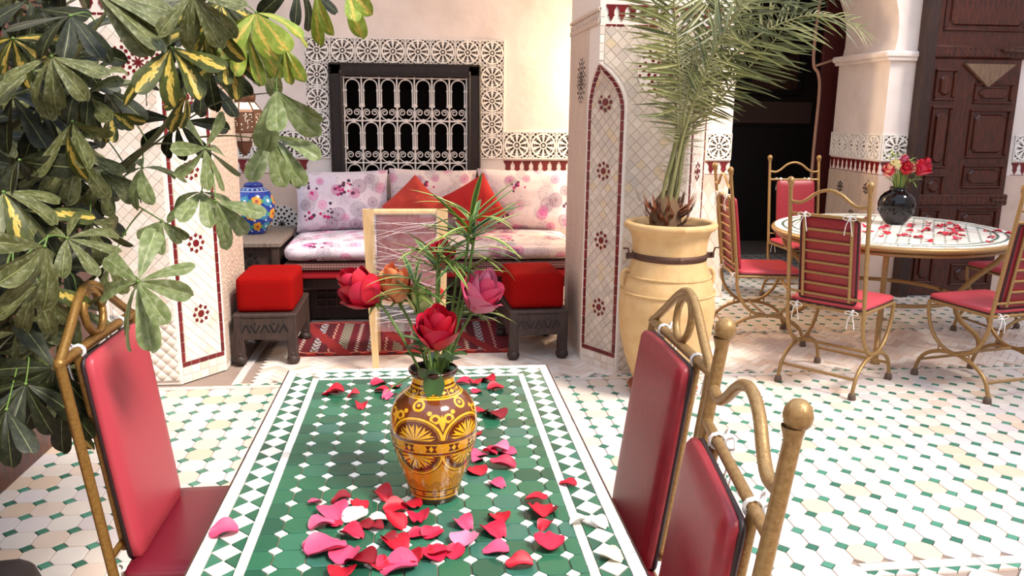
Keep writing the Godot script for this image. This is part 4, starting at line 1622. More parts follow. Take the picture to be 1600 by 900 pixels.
# the pale wooden chair still wrapped in plastic film, its back to the viewer
func wrapped_chair() -> void:
	var o := thing("dining_chair", "pale wooden chair with pink-red back still wrapped in clear film, before the sofa", "chair", Vector3(-0.095, 0, -4.55), 0.0)
	var st := mb()
	var rear := 0.16
	for s in [-1, 1]:
		st = mb()
		var x: float = s * 0.19
		var pts := [Vector3(x * 0.93, 0, rear + 0.0), Vector3(x * 0.98, 0.25, rear - 0.03), Vector3(x, 0.48, rear - 0.03), Vector3(x * 1.03, 0.93, rear + 0.03)]
		var wd := [0.016, 0.02, 0.027, 0.03]
		for i in 3:
			for q in [[-1, -1], [1, -1], [1, 1], [-1, 1]]:
				pass
			var A := []
			var B := []
			for q in [[-1, -1], [1, -1], [1, 1], [-1, 1]]:
				A.append(pts[i] + Vector3(q[0] * wd[i], 0, q[1] * 0.016))
				B.append(pts[i + 1] + Vector3(q[0] * wd[i + 1], 0, q[1] * 0.016))
			st.set_smooth_group(-1)
			var mid: Vector3 = (pts[i] + pts[i + 1]) / 2
			for k in 4:
				var l := (k + 1) % 4
				away(st, A[k], A[l], B[l], mid)
				away(st, A[k], B[l], B[k], mid)
			if i == 2:
				away(st, B[0], B[1], B[2], mid)
				away(st, B[0], B[2], B[3], mid)
		obj("rear_leg", st, M.wood_pale, o)
		st = mb()
		box(st, Vector3(x, 0.22, -0.24), Vector3(0.036, 0.44, 0.036), 0.004)
		obj("front_leg", st, M.wood_pale, o)
	st = mb()
	round_box(st, Vector3(0, 0.455, -0.04), Vector3(0.41, 0.07, 0.42), 0.025)
	obj("seat", st, M.red_cloth, o)
	st = mb()
	box(st, Vector3(0, 0.915, rear + 0.02), Vector3(0.39, 0.03, 0.04), 0.008)
	box(st, Vector3(0, 0.42, -0.04), Vector3(0.38, 0.05, 0.38), 0.006)
	obj("rail", st, M.wood_pale, o)
	st = mb()
	round_box(st, Vector3(0, 0.68, rear + 0.006), Vector3(0.318, 0.48, 0.05), 0.018)
	obj("back_pad", st, grained(mat(hexa("7a1c28"), 0.6), null, null, 1.0), o)
	# crumpled film
	st = mb()
	var nz := FastNoiseLite.new()
	nz.seed = 14
	nz.frequency = 1.0
	var g := []
	var uvs := []
	for i in 41:
		var row := []
		var ur := []
		for j in 25:
			var u := j / 24.0
			var v := i / 40.0
			var y := 0.26 + 0.66 * v
			var z := rear + 0.044 + 0.008 * nz.get_noise_2d(u * 3.0 + v * 4.0, v * 34.0) + 0.006 * nz.get_noise_2d(u * 22.0, v * 60.0)
			row.append(Vector3(-0.175 + 0.35 * u + 0.006 * nz.get_noise_2d(7.0, v * 30.0), y, z))
			ur.append(Vector2(u, v))
		g.append(row)
		uvs.append(ur)
	sheet(st, g, uvs, -1)
	var film := mat(Color(0.96, 0.93, 0.93, 0.1), 0.12)
	film.transparency = BaseMaterial3D.TRANSPARENCY_ALPHA
	film.metallic_specular = 0.45
	obj("plastic_film", st, film, o)
	st = mb()
	for i in 22:
		var y := 0.3 + rng.randf() * 0.6
		var ya: float = clampf(y + rng.randfn(0, 0.05), 0.29, 0.91)
		tube(st, [Vector3(-0.172, ya + rng.randfn(0, 0.02), rear + 0.05), Vector3(rng.randf_range(-0.08, 0.05), (ya + y) / 2 + rng.randfn(0, 0.012), rear + 0.056), Vector3(0.172, y, rear + 0.05)], rng.randf_range(0.0005, 0.0011), 4)
	var fold := mat(hexa("efe6e6"), 0.25)  # pale fold colour paints in the white glints on the film
	obj("film_glint_folds", st, fold, o).set_meta("kind", "stuff")

# ---------------------------------------------------------------- the green mosaic table in front
func mosaic_table() -> void:
	var o := thing("mosaic_table", "rectangular table with green and white mosaic top and diamond border, in front", "table", Vector3(-0.0155, 0, -1.463))
	var hx := 0.3535
	var hz := 0.7095   # far edge at z -2.1725, the near edge lies behind the frame's foot
	var st := mb()
	box(st, Vector3(0, 0.731, 0), Vector3(2 * hx, 0.03, 2 * hz), 0.003)
	var top := obj("tabletop", st, M.table_grout, o)
	st = mb()
	for s in [-1, 1]:
		box(st, Vector3(s * (hx + 0.002), 0.73, 0), Vector3(0.004, 0.036, 2 * hz + 0.008))
		box(st, Vector3(0, 0.73, s * (hz + 0.002)), Vector3(2 * hx, 0.036, 0.004))
	obj("rim_strip", st, M.rust, top)
	var y := 0.7445
	var rim := Vector2(hx, hz)
	# bands counted inwards from the edge: white, diamonds, white, field
	var b1 := 0.0225
	var b2 := 0.0715
	var b3 := 0.0885
	var strips := []
	for s in [-1, 1]:
		var n := 44
		for i in n:
			var z := -hz + 2 * hz * (i + 0.5) / n
			strips.append([Vector3(s * (hx - b1 / 2), y, z), 0, 2 * hz / n, b1])
		for i in 40:
			var z := -(hz - b2) + 2 * (hz - b2) * (i + 0.5) / 40
			strips.append([Vector3(s * (hx - (b2 + b3) / 2), y, z), 0, 2 * (hz - b2) / 40, b3 - b2])
		for i in 20:
			var x := -(hx - b1) + 2 * (hx - b1) * (i + 0.5) / 20
			strips.append([Vector3(x, y, s * (hz - b1 / 2)), 1, 2 * (hx - b1) / 20, b1])
		for i in 16:
			var x := -(hx - b3) + 2 * (hx - b3) * (i + 0.5) / 16
			strips.append([Vector3(x, y, s * (hz - (b2 + b3) / 2)), 1, 2 * (hx - b3) / 16, b3 - b2])
	for q in strips:
		var l: float = q[2] / 2 - 0.0006
		var w: float = q[3] / 2 - 0.0005
		put("border_tile", tile_mesh(rect(-w, -l, w, l) if q[1] == 0 else rect(-l, -w, l, w), 0.0055, 0.0008), M.table_white[pick(M.table_white, [4, 2, 3, 1])], top, lay(q[0], 0.012))
	# diamond band: white lozenges between green triangles
	var mid := (b1 + b2) / 2
	var w2 := (b2 - b1) / 2 - 0.001
	var pz := 0.0497
	var loz := tile_mesh(PackedVector2Array([Vector2(-w2, 0), Vector2(0, -pz / 2 + 0.001), Vector2(w2, 0), Vector2(0, pz / 2 - 0.001)]), 0.0055, 0.0008)
	var tr := tile_mesh(PackedVector2Array([Vector2(w2, -pz / 2 + 0.0022), Vector2(w2, pz / 2 - 0.0022), Vector2(0.0022, 0)]), 0.0052, 0.0008)
	var spots := []
	var n1 := int((2 * (hz - mid)) / pz)
	for i in n1 + 1:
		for s in [-1, 1]:
			spots.append([Vector3(s * (hx - mid), y, -hz + mid + i * pz), 0.0])
	var px := (2 * (hx - mid)) / 13.0
	for i in range(1, 13):
		spots.append([Vector3(-(hx - mid) + i * px, y, -(hz - mid)), PI / 2])
	for q in spots:
		put("lozenge_tile", loz, M.table_white[pick(M.table_white, [4, 2, 3, 1])], top, lay(q[0], 0.012, q[1]))
		for s in [0.0, PI]:
			var along := Vector3(0, 0, pz / 2) if q[1] == 0.0 else Vector3(px / 2, 0, 0)
			put("triangle_tile", tr, M.table_green[pick(M.table_green, [4, 3, 2, 2, 1])], top, lay(q[0] + along, 0.012, q[1] + s))
	# field: green octagons with white squares at their corners
	var W := 0.0521
	var D := 0.0545
	var cut := 0.0125
	var field_rect := rect(-hx + b3, -hz + b3, hx - b3, hz - b3)
	var whole := tile_mesh(octagon(W, D, cut, 0.0011), 0.0055, 0.001)
	var k := cut - 0.0011
	var dot_poly := PackedVector2Array([Vector2(-k, 0), Vector2(0, -k), Vector2(k, 0), Vector2(0, k)])
	var dot := tile_mesh(dot_poly, 0.0055, 0.0008)
	for i in range(-6, 7):
		for j in range(-14, 15):
			var c := Vector2(-0.2295 + W * (i + 5.5), -0.583 + D * (j + 13.5))
			var oct := octagon(W, D, cut, 0.0011)
			for e in oct.size():
				oct[e] += c
			var p := clip(oct, field_rect)
			var spot := Vector3(c.x, y, c.y)
			var g: StandardMaterial3D = M.table_green[pick(M.table_green, [4, 3, 2, 2, 1])]
			if p.size() == 8:
				put("octagon_tile", whole, g, top, lay(spot, 0.01))
			elif p.size() > 2:
				put("octagon_tile", tile_mesh(p, 0.0055, 0.001), g, top, Transform3D(Basis(), Vector3(0, y, 0)))
			var dp := PackedVector2Array()
			for e in dot_poly:
				dp.append(e + c - Vector2(W, D) / 2)
			p = clip(dp, field_rect)
			var wm: StandardMaterial3D = M.table_white[pick(M.table_white, [4, 2, 3, 1])]
			if p.size() == 4:
				put("square_tile", dot, wm, top, lay(spot - Vector3(W / 2, 0, D / 2), 0.01))
			elif p.size() > 2:
				put("square_tile", tile_mesh(p, 0.0055, 0.0008), wm, top, Transform3D(Basis(), Vector3(0, y, 0)))
	# iron frame and legs
	st = mb()
	for s in [-1, 1]:
		box(st, Vector3(s * 0.3, 0.7, 0), Vector3(0.03, 0.03, 1.3), 0.004)
		box(st, Vector3(0, 0.7, s * 0.65), Vector3(0.6, 0.03, 0.03), 0.004)
	obj("frame", st, M.rust, o)
	for sx in [-1, 1]:
		for sz in [-1, 1]:
			st = mb()
			tube(st, [Vector3(sx * 0.3, 0.71, sz * 0.64), Vector3(sx * 0.29, 0.35, sz * 0.62), Vector3(sx * 0.3, 0.0, sz * 0.64)], 0.016, 8)
			obj("leg", st, M.rust, o)

# ---------------------------------------------------------------- wrought-iron chairs
func bow(st: SurfaceTool, p: Vector3) -> void:
	# a knotted white cord: a wrap round the rail, two loops, two ends
	tube(st, arc(p, Vector3.UP, Vector3.BACK, 0.013, 0, TAU, 10), 0.0028, 5, true)
	tube(st, arc(p + Vector3(0.004, 0, 0), Vector3.UP, Vector3.BACK, 0.0135, 0, TAU, 10), 0.0028, 5, true)
	for s in [-1.0, 1.0]:
		tube(st, smooth_path([p + Vector3(0, 0, -0.013), p + Vector3(s * 0.018, 0.012, -0.024), p + Vector3(s * 0.034, 0.0, -0.022), p + Vector3(s * 0.016, -0.008, -0.016), p + Vector3(0, 0, -0.013)], 4), 0.0024, 5)
		tube(st, smooth_path([p + Vector3(0, 0, -0.013), p + Vector3(s * 0.012, -0.03, -0.026), p + Vector3(s * 0.02, -0.085, -0.02)], 4), 0.0024, 5)

func back_pad(w: float, h: float, t: float) -> Array:
	# [face, piping]: a flat vinyl pad standing in xy, foot at y = 0
	var st := mb()
	round_box(st, Vector3(0, h / 2, 0), Vector3(w, h, t), t * 0.48, 10, 0.006)
	var f := done(st)
	st = mb()
	for z in [-t * 0.36]:
		var r := 0.02
		var x := w / 2 - 0.001
		var pts := []
		pts.append_array(arc(Vector3(-x + r, r, z), Vector3.LEFT, Vector3.DOWN, r, 0, PI / 2, 4))
		pts.append_array(arc(Vector3(x - r, r, z), Vector3.DOWN, Vector3.RIGHT, r, 0, PI / 2, 4))
		pts.append_array(arc(Vector3(x - r, h - r, z), Vector3.RIGHT, Vector3.UP, r, 0, PI / 2, 4))
		pts.append_array(arc(Vector3(-x + r, h - r, z), Vector3.UP, Vector3.LEFT, r, 0, PI / 2, 4))
		tube(st, pts, 0.0058, 6, true)
	return [f, done(st)]

func make_chair(label: String, hoop: bool, metal: Material, back_m: Material, seat_m: Material, group: String, tall := 1.1, tr := 0.0105) -> Node3D:
	var o := thing("iron_chair", label, "chair", Vector3.ZERO, 0.0, group)
	var hw := 0.205
	var sy := 0.45
	var lean := func(x: float, y: float, dz := 0.0) -> Vector3: return Vector3(x, y, -0.2 - (y - sy) * 0.13 + dz)
	var rail_y := 0.95 if hoop else tall - 0.17
	var st: SurfaceTool
	for s in [-1.0, 1.0]:
		# back post, running on below the seat into the upper side arch
		st = mb()
		var topy := rail_y if hoop else tall - 0.02
		var pts := [lean.call(hw * s, topy), lean.call(hw * s, 0.7), lean.call(hw * s, sy)]
		pts.append_array(arc(Vector3(hw * s, sy - 0.02, 0), Vector3(0, 0, -1), Vector3(0, -1.15, 0), 0.2, 0.1, PI, 14))
		pts.append(Vector3(hw * s, sy, 0.2))
		tube(st, pts, tr, 8)
		if hoop:
			ball(st, lean.call(hw * s, rail_y), tr * 1.25, 8)
		var post := obj("back_post", st, metal, o)
		if not hoop:
			st = mb()
			ball(st, lean.call(hw * s, tall), 0.0195, 12, 1.15)
			lathe(st, [Vector2(0.011, 0), Vector2(0.014, 0.012), Vector2(0.016, 0.02)], 10, Transform3D(Basis(), lean.call(hw * s, tall - 0.034)))
			obj("finial", st, metal, post)
		# lower side arch on its two feet
		st = mb()
		pts = [Vector3(hw * s, 0.012, -0.245), Vector3(hw * s, 0.05, -0.243)]
		pts.append_array(arc(Vector3(hw * s, 0.06, 0), Vector3(0, 0, -1), Vector3(0, 0.6, 0), 0.235, 0.12, PI - 0.12, 14))
		pts.append_array([Vector3(hw * s, 0.05, 0.243), Vector3(hw * s, 0.012, 0.245)])
		tube(st, pts, tr, 8)
		var leg := obj("leg_arch", st, metal, o)
		for z in [-0.245, 0.245]:
			st = mb()
			lathe(st, [Vector2(0.001, 0), Vector2(0.018, 0.0), Vector2(0.021, 0.012), Vector2(0.018, 0.034), Vector2(0.013, 0.04), Vector2(0.001, 0.041)], 10, Transform3D(Basis(), Vector3(hw * s, 0, z)))
			obj("foot_cap", st, M.rubber, leg)
		for z in [-0.085, 0.085]:
			st = mb()
			tube(st, arc(Vector3(hw * s, 0.205, z), Vector3.UP, Vector3.BACK, 0.018, 0, TAU, 12), 0.0045, 6, true)
			obj("ring", st, metal, o)
	for z in [-0.22, 0.22]:
		st = mb()
		tube(st, [Vector3(-hw, 0.105, z), Vector3(hw, 0.105, z)], tr * 0.75, 6)
		obj("stretcher", st, metal, o)
	st = mb()
	tube(st, [Vector3(-hw, 0.2, 0), Vector3(hw, 0.2, 0)], tr * 0.8, 6)
	obj("stretcher", st, metal, o)
	# seat
	st = mb()
	for s in [-1.0, 1.0]:
		tube(st, [Vector3(hw * s, sy, -0.2), Vector3(hw * s, sy, 0.2)], tr * 0.85, 6)
		tube(st, [Vector3(-hw, sy, 0.2 * s), Vector3(hw, sy, 0.2 * s)], tr * 0.85, 6)
	var sf := obj("seat_frame", st, metal, o)
	st = mb()
	for i in 7:
		box(st, Vector3(-hw + 0.05 + i * 0.052, sy, 0), Vector3(0.02, 0.006, 0.39), 0.001)
	obj("seat_slat", st, metal, sf)
	st = mb()
	round_box(st, Vector3(0, sy + 0.024, 0.012), Vector3(0.4, 0.03, 0.4), 0.014, 10, 0.007)
	var seat := obj("seat_cushion", st, seat_m, o)
	st = mb()
	var x := 0.199
	var pp := []
	for e in [[-1, -1], [1, -1], [1, 1], [-1, 1]]:
		var c := Vector3(e[0] * (x - 0.02), sy + 0.013, 0.012 + e[1] * (x - 0.02))
		var a0: float = [PI, PI * 1.5, 0.0, PI * 0.5][[[-1, -1], [1, -1], [1, 1], [-1, 1]].find(e)]
		pp.append_array(arc(c, Vector3.RIGHT, Vector3.BACK, 0.02, a0, a0 + PI / 2, 4))
	tube(st, pp, 0.005, 6, true)
	obj("piping", st, M.piping, seat)
	# back
	st = mb()
	tube(st, [lean.call(-hw, rail_y), lean.call(hw, rail_y)], tr * (1.05 if hoop else 0.85), 8)
	obj("top_rail", st, metal, o)
	if hoop:
		st = mb()
		tube(st, smooth_path([lean.call(-hw, 0.952), lean.call(-0.13, 1.0), lean.call(-0.055, 1.05), lean.call(0, 1.066), lean.call(0.055, 1.05), lean.call(0.13, 1.0), lean.call(hw, 0.952)], 5), tr * 0.95, 8)
		obj("hoop", st, metal, o)
		st = mb()
		tube(st, arc(lean.call(0, 1.007), Vector3.RIGHT, Vector3(0, 1, -0.13).normalized(), 0.048, 0, TAU, 20), tr * 0.8, 8, true)
		obj("crest_ring", st, metal, o)
	else:
		st = mb()
		var yb := tall - 0.105
		tube(st, smooth_path([lean.call(-hw, yb), lean.call(-0.155, yb - 0.006), lean.call(-0.115, yb + 0.012), lean.call(-0.06, yb + 0.052), lean.call(0, yb + 0.068), lean.call(0.06, yb + 0.052), lean.call(0.115, yb + 0.012), lean.call(0.155, yb - 0.006), lean.call(hw, yb)], 4), tr * 0.85, 8)
		obj("arched_rail", st, metal, o)
	for s in [-1.0, 1.0]:
		st = mb()
		tube(st, [lean.call(0.125 * s, rail_y), lean.call(0.125 * s, 0.5)], tr * 0.8, 8)
		obj("inner_upright", st, metal, o)
	var bars := 7
	for i in bars:
		var y := 0.52 + (rail_y - 0.075 - 0.52) * i / (bars - 1.0)
		var reach := hw if i == 0 else 0.125
		st = mb()
		tube(st, [lean.call(-reach, y), lean.call(reach, y)], tr * 0.7, 6)
		obj("ladder_bar", st, metal, o)
	var h := rail_y - 0.006 - 0.485
	var bp := back_pad(0.305, h, 0.03)
	var tilt := Transform3D(Basis(Vector3.RIGHT, -0.1293), lean.call(0, 0.487, 0.03))
	var pad := put("back_cushion", bp[0], back_m, o, tilt)
	put("piping", bp[1], M.piping, pad)
	for s in [-1.0, 1.0]:
		st = mb()
		bow(st, lean.call(0.118 * s, rail_y))
		obj("tie", st, M.tie, o)
		st = mb()
		bow(st, Vector3(0.15 * s, sy, -0.2))
		obj("tie", st, M.tie, o)
	return o

func near_chairs() -> void:
	var a := make_chair("ring-crested iron chair with bright red back, left of the green table", true, M.gold_warm, M.vinyl_pink, M.vinyl_seat, "iron chairs at the green table", 1.1, 0.0105)
	a.position = Vector3(-0.454, 0.03, -1.83)
	a.rotation.y = PI / 2
	a.position.y = 0.0
	var b := make_chair("ring-crested iron chair with deep red back, right of the green table", true, M.gold, M.vinyl, M.vinyl, "iron chairs at the green table", 1.1, 0.0105)
	b.position = Vector3(0.294, 0, -1.68)
	b.rotation.y = -PI / 2
	var c := make_chair("nearest red iron chair with ball-topped posts, right of the green table", false, M.gold, M.vinyl, M.vinyl, "iron chairs at the green table", 1.08, 0.0115)
	c.position = Vector3(0.214, 0, -1.16)
	c.rotation.y = -PI / 2 - 0.141

func far_chairs() -> void:
	var f := make_chair("ladder-back iron chair with its back to the viewer, before the oval table", false, M.gold, M.vinyl, M.vinyl_pink, "iron chairs at the oval table", 1.11)
	f.position = Vector3(2.255, 0, -4.09)
	f.rotation.y = atan2(0.78, -0.63)
	copy_of(f, "ladder-back iron chair seen edge-on between the urn and the oval table", Vector3(2.17, 0, -4.98), atan2(0.98, 0.12))
	copy_of(f, "iron chair in front of the dark archway, its red back facing the viewer", Vector3(2.93, 0, -5.93), atan2(0.03, 1.0))
	copy_of(f, "pink-seated iron chair on the oval table's near side, its back cut by the frame", Vector3(3.02, 0, -3.95), atan2(-0.2, -0.98))
	copy_of(f, "iron chair half hidden behind the oval table, before the right wall", Vector3(3.87, 0, -4.85), atan2(-0.99, 0.06))

# ---------------------------------------------------------------- oval mosaic table
func oval_table() -> void:
	var o := thing("oval_table", "oval white mosaic table with a gold metal rim and dark ring lines, by the arch", "table", Vector3(2.96, 0, -4.86), 0.0)
	var A := 0.79
	var B := 0.705
	var turn := atan2(0.835, 0.55)   # its long axis runs away to the right
	var ell := func(k: float, a: float, inset := 0.0) -> Vector2: return Vector2((A * k - inset) * cos(a), (B * k - inset) * sin(a)).rotated(-turn)
	var outline := func(inset: float, n: int) -> PackedVector2Array:
		var p := PackedVector2Array()
		for i in n:
			p.append(ell.call(1.0, TAU * i / n, inset))
		return p
	var st := mb()
	tile_into(st, outline.call(0.004, 64), 0.022, 0.001, Transform3D(Basis(), Vector3(0, 0.716, 0)))
	var top := obj("tabletop", st, mat(hexa("d4c8bb"), 0.5), o)
	st = mb()
	var pts := []
	for i in 72:
		var e: Vector2 = ell.call(1.0, TAU * i / 72)
		pts.append(Vector3(e.x, 0.722, e.y))
	tube(st, pts, 0.016, 8, true)
	var p2 := []
	for i in 72:
		var e: Vector2 = ell.call(1.0, TAU * i / 72, 0.03)
		p2.append(Vector3(e.x, 0.69, e.y))
	tube(st, p2, 0.012, 8, true)
	obj("metal_rim", st, M.gold, o)
	# rings of tiles: white, green line, white, green line
	var rings := [[0.005, 0.045, 56, M.table_white], [0.047, 0.062, 84, M.green_dot], [0.064, 0.1, 52, M.table_white], [0.102, 0.117, 78, M.green_dot]]
	var dark := tones(["3f6a5c", "4a5a56", "375a50"], 0.25)
	for r in rings:
		var n: int = r[2]
		var ms: Array = r[3] if r[3] != M.green_dot else dark
		for i in n:
			var a0 := TAU * (i + 0.03) / n
			var a1 := TAU * (i + 0.97) / n
			var q := PackedVector2Array([ell.call(1.0, a0, r[1]), ell.call(1.0, a0, r[0]), ell.call(1.0, a1, r[0]), ell.call(1.0, a1, r[1])])
			put("white_ring_tile" if ms != dark else "green_ring_tile", tile_mesh(q, 0.004, 0.0008), ms[pick(ms, [4, 2, 3, 1] if ms != dark else [3, 2, 2])], top, Transform3D(Basis(), Vector3(0, 0.7375, 0)))
	var inner: PackedVector2Array = outline.call(0.12, 64)
	var W := 0.062
	var ax := Vector2.RIGHT.rotated(-turn)
	var ay := Vector2.DOWN.rotated(-turn)
	var whole := tile_mesh(octagon(W, W, 0.013, 0.0008), 0.004, 0.0008)
	var spots := []
	var dots := []
	for i in range(-13, 14):
		for j in range(-12, 13):
			var c := ax * W * (i + 0.5) + ay * W * (j + 0.5)
			if Geometry2D.is_point_in_polygon(c, inner):
				var oc := octagon(W, W, 0.013, 0.0008)
				for e in 8:
					oc[e] = oc[e].rotated(-turn) + c
				var p := clip(oc, inner)
				if p.size() == 8:
					put("octagon_tile", whole, M.table_white[pick(M.table_white, [4, 2, 3, 1])], top, Transform3D(Basis(Vector3.UP, turn), Vector3(c.x, 0.7375, c.y)))
				elif p.size() > 2:
					put("octagon_tile", tile_mesh(p, 0.004, 0.0008), M.table_white[pick(M.table_white, [4, 2, 3, 1])], top, Transform3D(Basis(), Vector3(0, 0.7375, 0)))
			var d := ax * W * i + ay * W * j
			if Geometry2D.is_point_in_polygon(d, outline.call(0.135, 40)):
				dots.append(Transform3D(Basis(Vector3.UP, turn), Vector3(d.x, 0.7375, d.y)))
	var dot := tile_mesh(PackedVector2Array([Vector2(-0.0095, 0), Vector2(0, -0.0095), Vector2(0.0095, 0), Vector2(0, 0.0095)]), 0.0042, 0.0008)
	for d in dots:
		put("square_tile", dot, dark[pick(dark, [3, 2, 2])], top, d)
	# S-curved legs and the ring that ties them
	for i in 4:
		var a := 0.55 + TAU * i / 4
		var v := Vector3(cos(a), 0, sin(a))
		st = mb()
		tube(st, smooth_path([v * 0.64 + Vector3.UP * 0.7, v * 0.63 + Vector3.UP * 0.6, v * 0.5 + Vector3.UP * 0.46, v * 0.42 + Vector3.UP * 0.33, v * 0.45 + Vector3.UP * 0.2, v * 0.56 + Vector3.UP * 0.1, v * 0.58 + Vector3.UP * 0.02], 5), 0.017, 8)
		lathe(st, [Vector2(0.001, 0), Vector2(0.03, 0), Vector2(0.03, 0.008), Vector2(0.018, 0.03)], 10, Transform3D(Basis(), v * 0.58))
		obj("leg", st, M.gold, o)
	st = mb()
	tube(st, arc(Vector3(0, 0.33, 0), Vector3.RIGHT, Vector3.BACK, 0.42, 0, TAU, 48), 0.013, 8, true)
	obj("tie_ring", st, M.gold, o)

# ---------------------------------------------------------------- urn with the date palm
func amphora_palm() -> void:
	var at := Vector3(1.243, 0, -3.975)
	var sau := thing("saucer", "terracotta saucer on the floor under the tall clay urn", "saucer", at)
	var st := mb()
	lathe(st, [Vector2(0.001, 0.0), Vector2(0.15, 0.0), Vector2(0.185, 0.045), Vector2(0.18, 0.05), Vector2(0.145, 0.012), Vector2(0.001, 0.01)], 32)
	obj("dish", st, M.terracotta, sau)
	var o := thing("urn", "tall pale clay urn with rope bands and small handles holding the palm", "urn", at + Vector3(0, 0.012, 0))
	st = mb()
	lathe(st, [Vector2(0.001, 0.0), Vector2(0.115, 0.0), Vector2(0.13, 0.02), Vector2(0.165, 0.09), Vector2(0.2, 0.18), Vector2(0.228, 0.29), Vector2(0.243, 0.4), Vector2(0.245, 0.47), Vector2(0.239, 0.53), Vector2(0.225, 0.59), Vector2(0.208, 0.635), Vector2(0.192, 0.68), Vector2(0.186, 0.72), Vector2(0.185, 0.76), Vector2(0.19, 0.81), Vector2(0.2, 0.845), Vector2(0.212, 0.86), Vector2(0.228, 0.868), Vector2(0.234, 0.878), Vector2(0.234, 0.89), Vector2(0.226, 0.899), Vector2(0.205, 0.9), Vector2(0.196, 0.89), Vector2(0.186, 0.84), Vector2(0.18, 0.8)], 48)
	obj("body", st, M.clay, o)
	for y in [[0.628, 0.2125], [0.545, 0.238]]:
		st = mb()
		for k in 2:
			var pts := []
			for i in 240:
				var a := TAU * i / 240
				var w := TAU * i / 4.0 + PI * k
				pts.append(Vector3(sin(a) * (y[1] + 0.0035 * cos(w)), y[0] + 0.0045 * sin(w), cos(a) * (y[1] + 0.0035 * cos(w))))
			tube(st, pts, 0.0042, 5, true)
		obj("rope_band", st, M.clay, o)
	for sx in [-1.0, 1.0]:
		st = mb()
		tube(st, smooth_path([Vector3(sx * 0.2, 0.648, 0), Vector3(sx * 0.222, 0.655, 0), Vector3(sx * 0.238, 0.63, 0), Vector3(sx * 0.238, 0.59, 0), Vector3(sx * 0.23, 0.572, 0)], 5), 0.011, 8)
		obj("handle", st, M.clay, o)
	# iron strap with a bolt lug at either side
	st = mb()
	lathe(st, [Vector2(0.184, 0.712), Vector2(0.19, 0.713), Vector2(0.19, 0.745), Vector2(0.184, 0.746)], 40)
	for sx in [-1.0, 1.0]:
		box(st, Vector3(sx * 0.205, 0.729, 0.02), Vector3(0.05, 0.03, 0.014), 0.003)
		tube(st, [Vector3(sx * 0.215, 0.729, -0.02), Vector3(sx * 0.215, 0.729, 0.05)], 0.006, 6)
		tube(st, [Vector3(sx * 0.215, 0.729, 0.04), Vector3(sx * 0.225, 0.77, 0.04), Vector3(sx * 0.25, 0.77, 0.04)], 0.005, 6)
	obj("iron_strap", st, M.rust, o)
	st = mb()
	lathe(st, [Vector2(0.19, 0.862), Vector2(0.1, 0.872), Vector2(0.001, 0.876)], 32)
	obj("soil", st, M.soil, o)
	# palm
	var p := thing("date_palm", "young date palm with feathery grey-green fronds growing in the clay urn", "palm", at + Vector3(-0.03, 0.885, 0.0))
	st = mb()
	lathe(st, [Vector2(0.075, -0.02), Vector2(0.082, 0.03), Vector2(0.07, 0.09), Vector2(0.05, 0.14), Vector2(0.02, 0.18)], 16)
	obj("trunk", st, M.bark, p)
	var husk := tones(["8a5a3c", "a5694a", "6b4632", "5a3a2c"], 0.9)
	for i in 40:
		var a := rng.randf() * TAU
		var y := rng.randf_range(-0.01, 0.1)
		var v := Vector3(sin(a), 0, cos(a))
		var r := 0.06 + rng.randf() * 0.02
		var l := rng.randf_range(0.05, 0.13)
		st = mb()
		var b0 := v * r + Vector3.UP * y
		var side := v.cross(Vector3.UP) * rng.randf_range(0.008, 0.016)
		var mid := b0 + v * l * 0.5 + Vector3.UP * l * 0.35
		var tip := b0 + v * l * 0.75 + Vector3.UP * l * 0.95 + side * rng.randf_range(-1, 1)
		var inn := v * 0.004
		st.set_smooth_group(-1)
		var c := (b0 + tip) / 2
		for q in [[b0 - side, b0 + side, mid + side * 0.7], [b0 - side, mid + side * 0.7, mid - side * 0.7], [mid - side * 0.7, mid + side * 0.7, tip]]:
			away(st, q[0] + inn, q[1] + inn, q[2] + inn, c - v)
			away(st, q[0] - inn, q[1] - inn, q[2] - inn, c + v)
		obj("husk", st, husk[i % 4], p)
	var fr_mats := []
	for c in ["6c7040", "7e804c", "565a34", "8c8a5a"]:
		var m := mat(hexa(c), 0.42)
		m.backlight_enabled = true
		m.backlight = hexa(c).darkened(0.5)
		fr_mats.append(m)
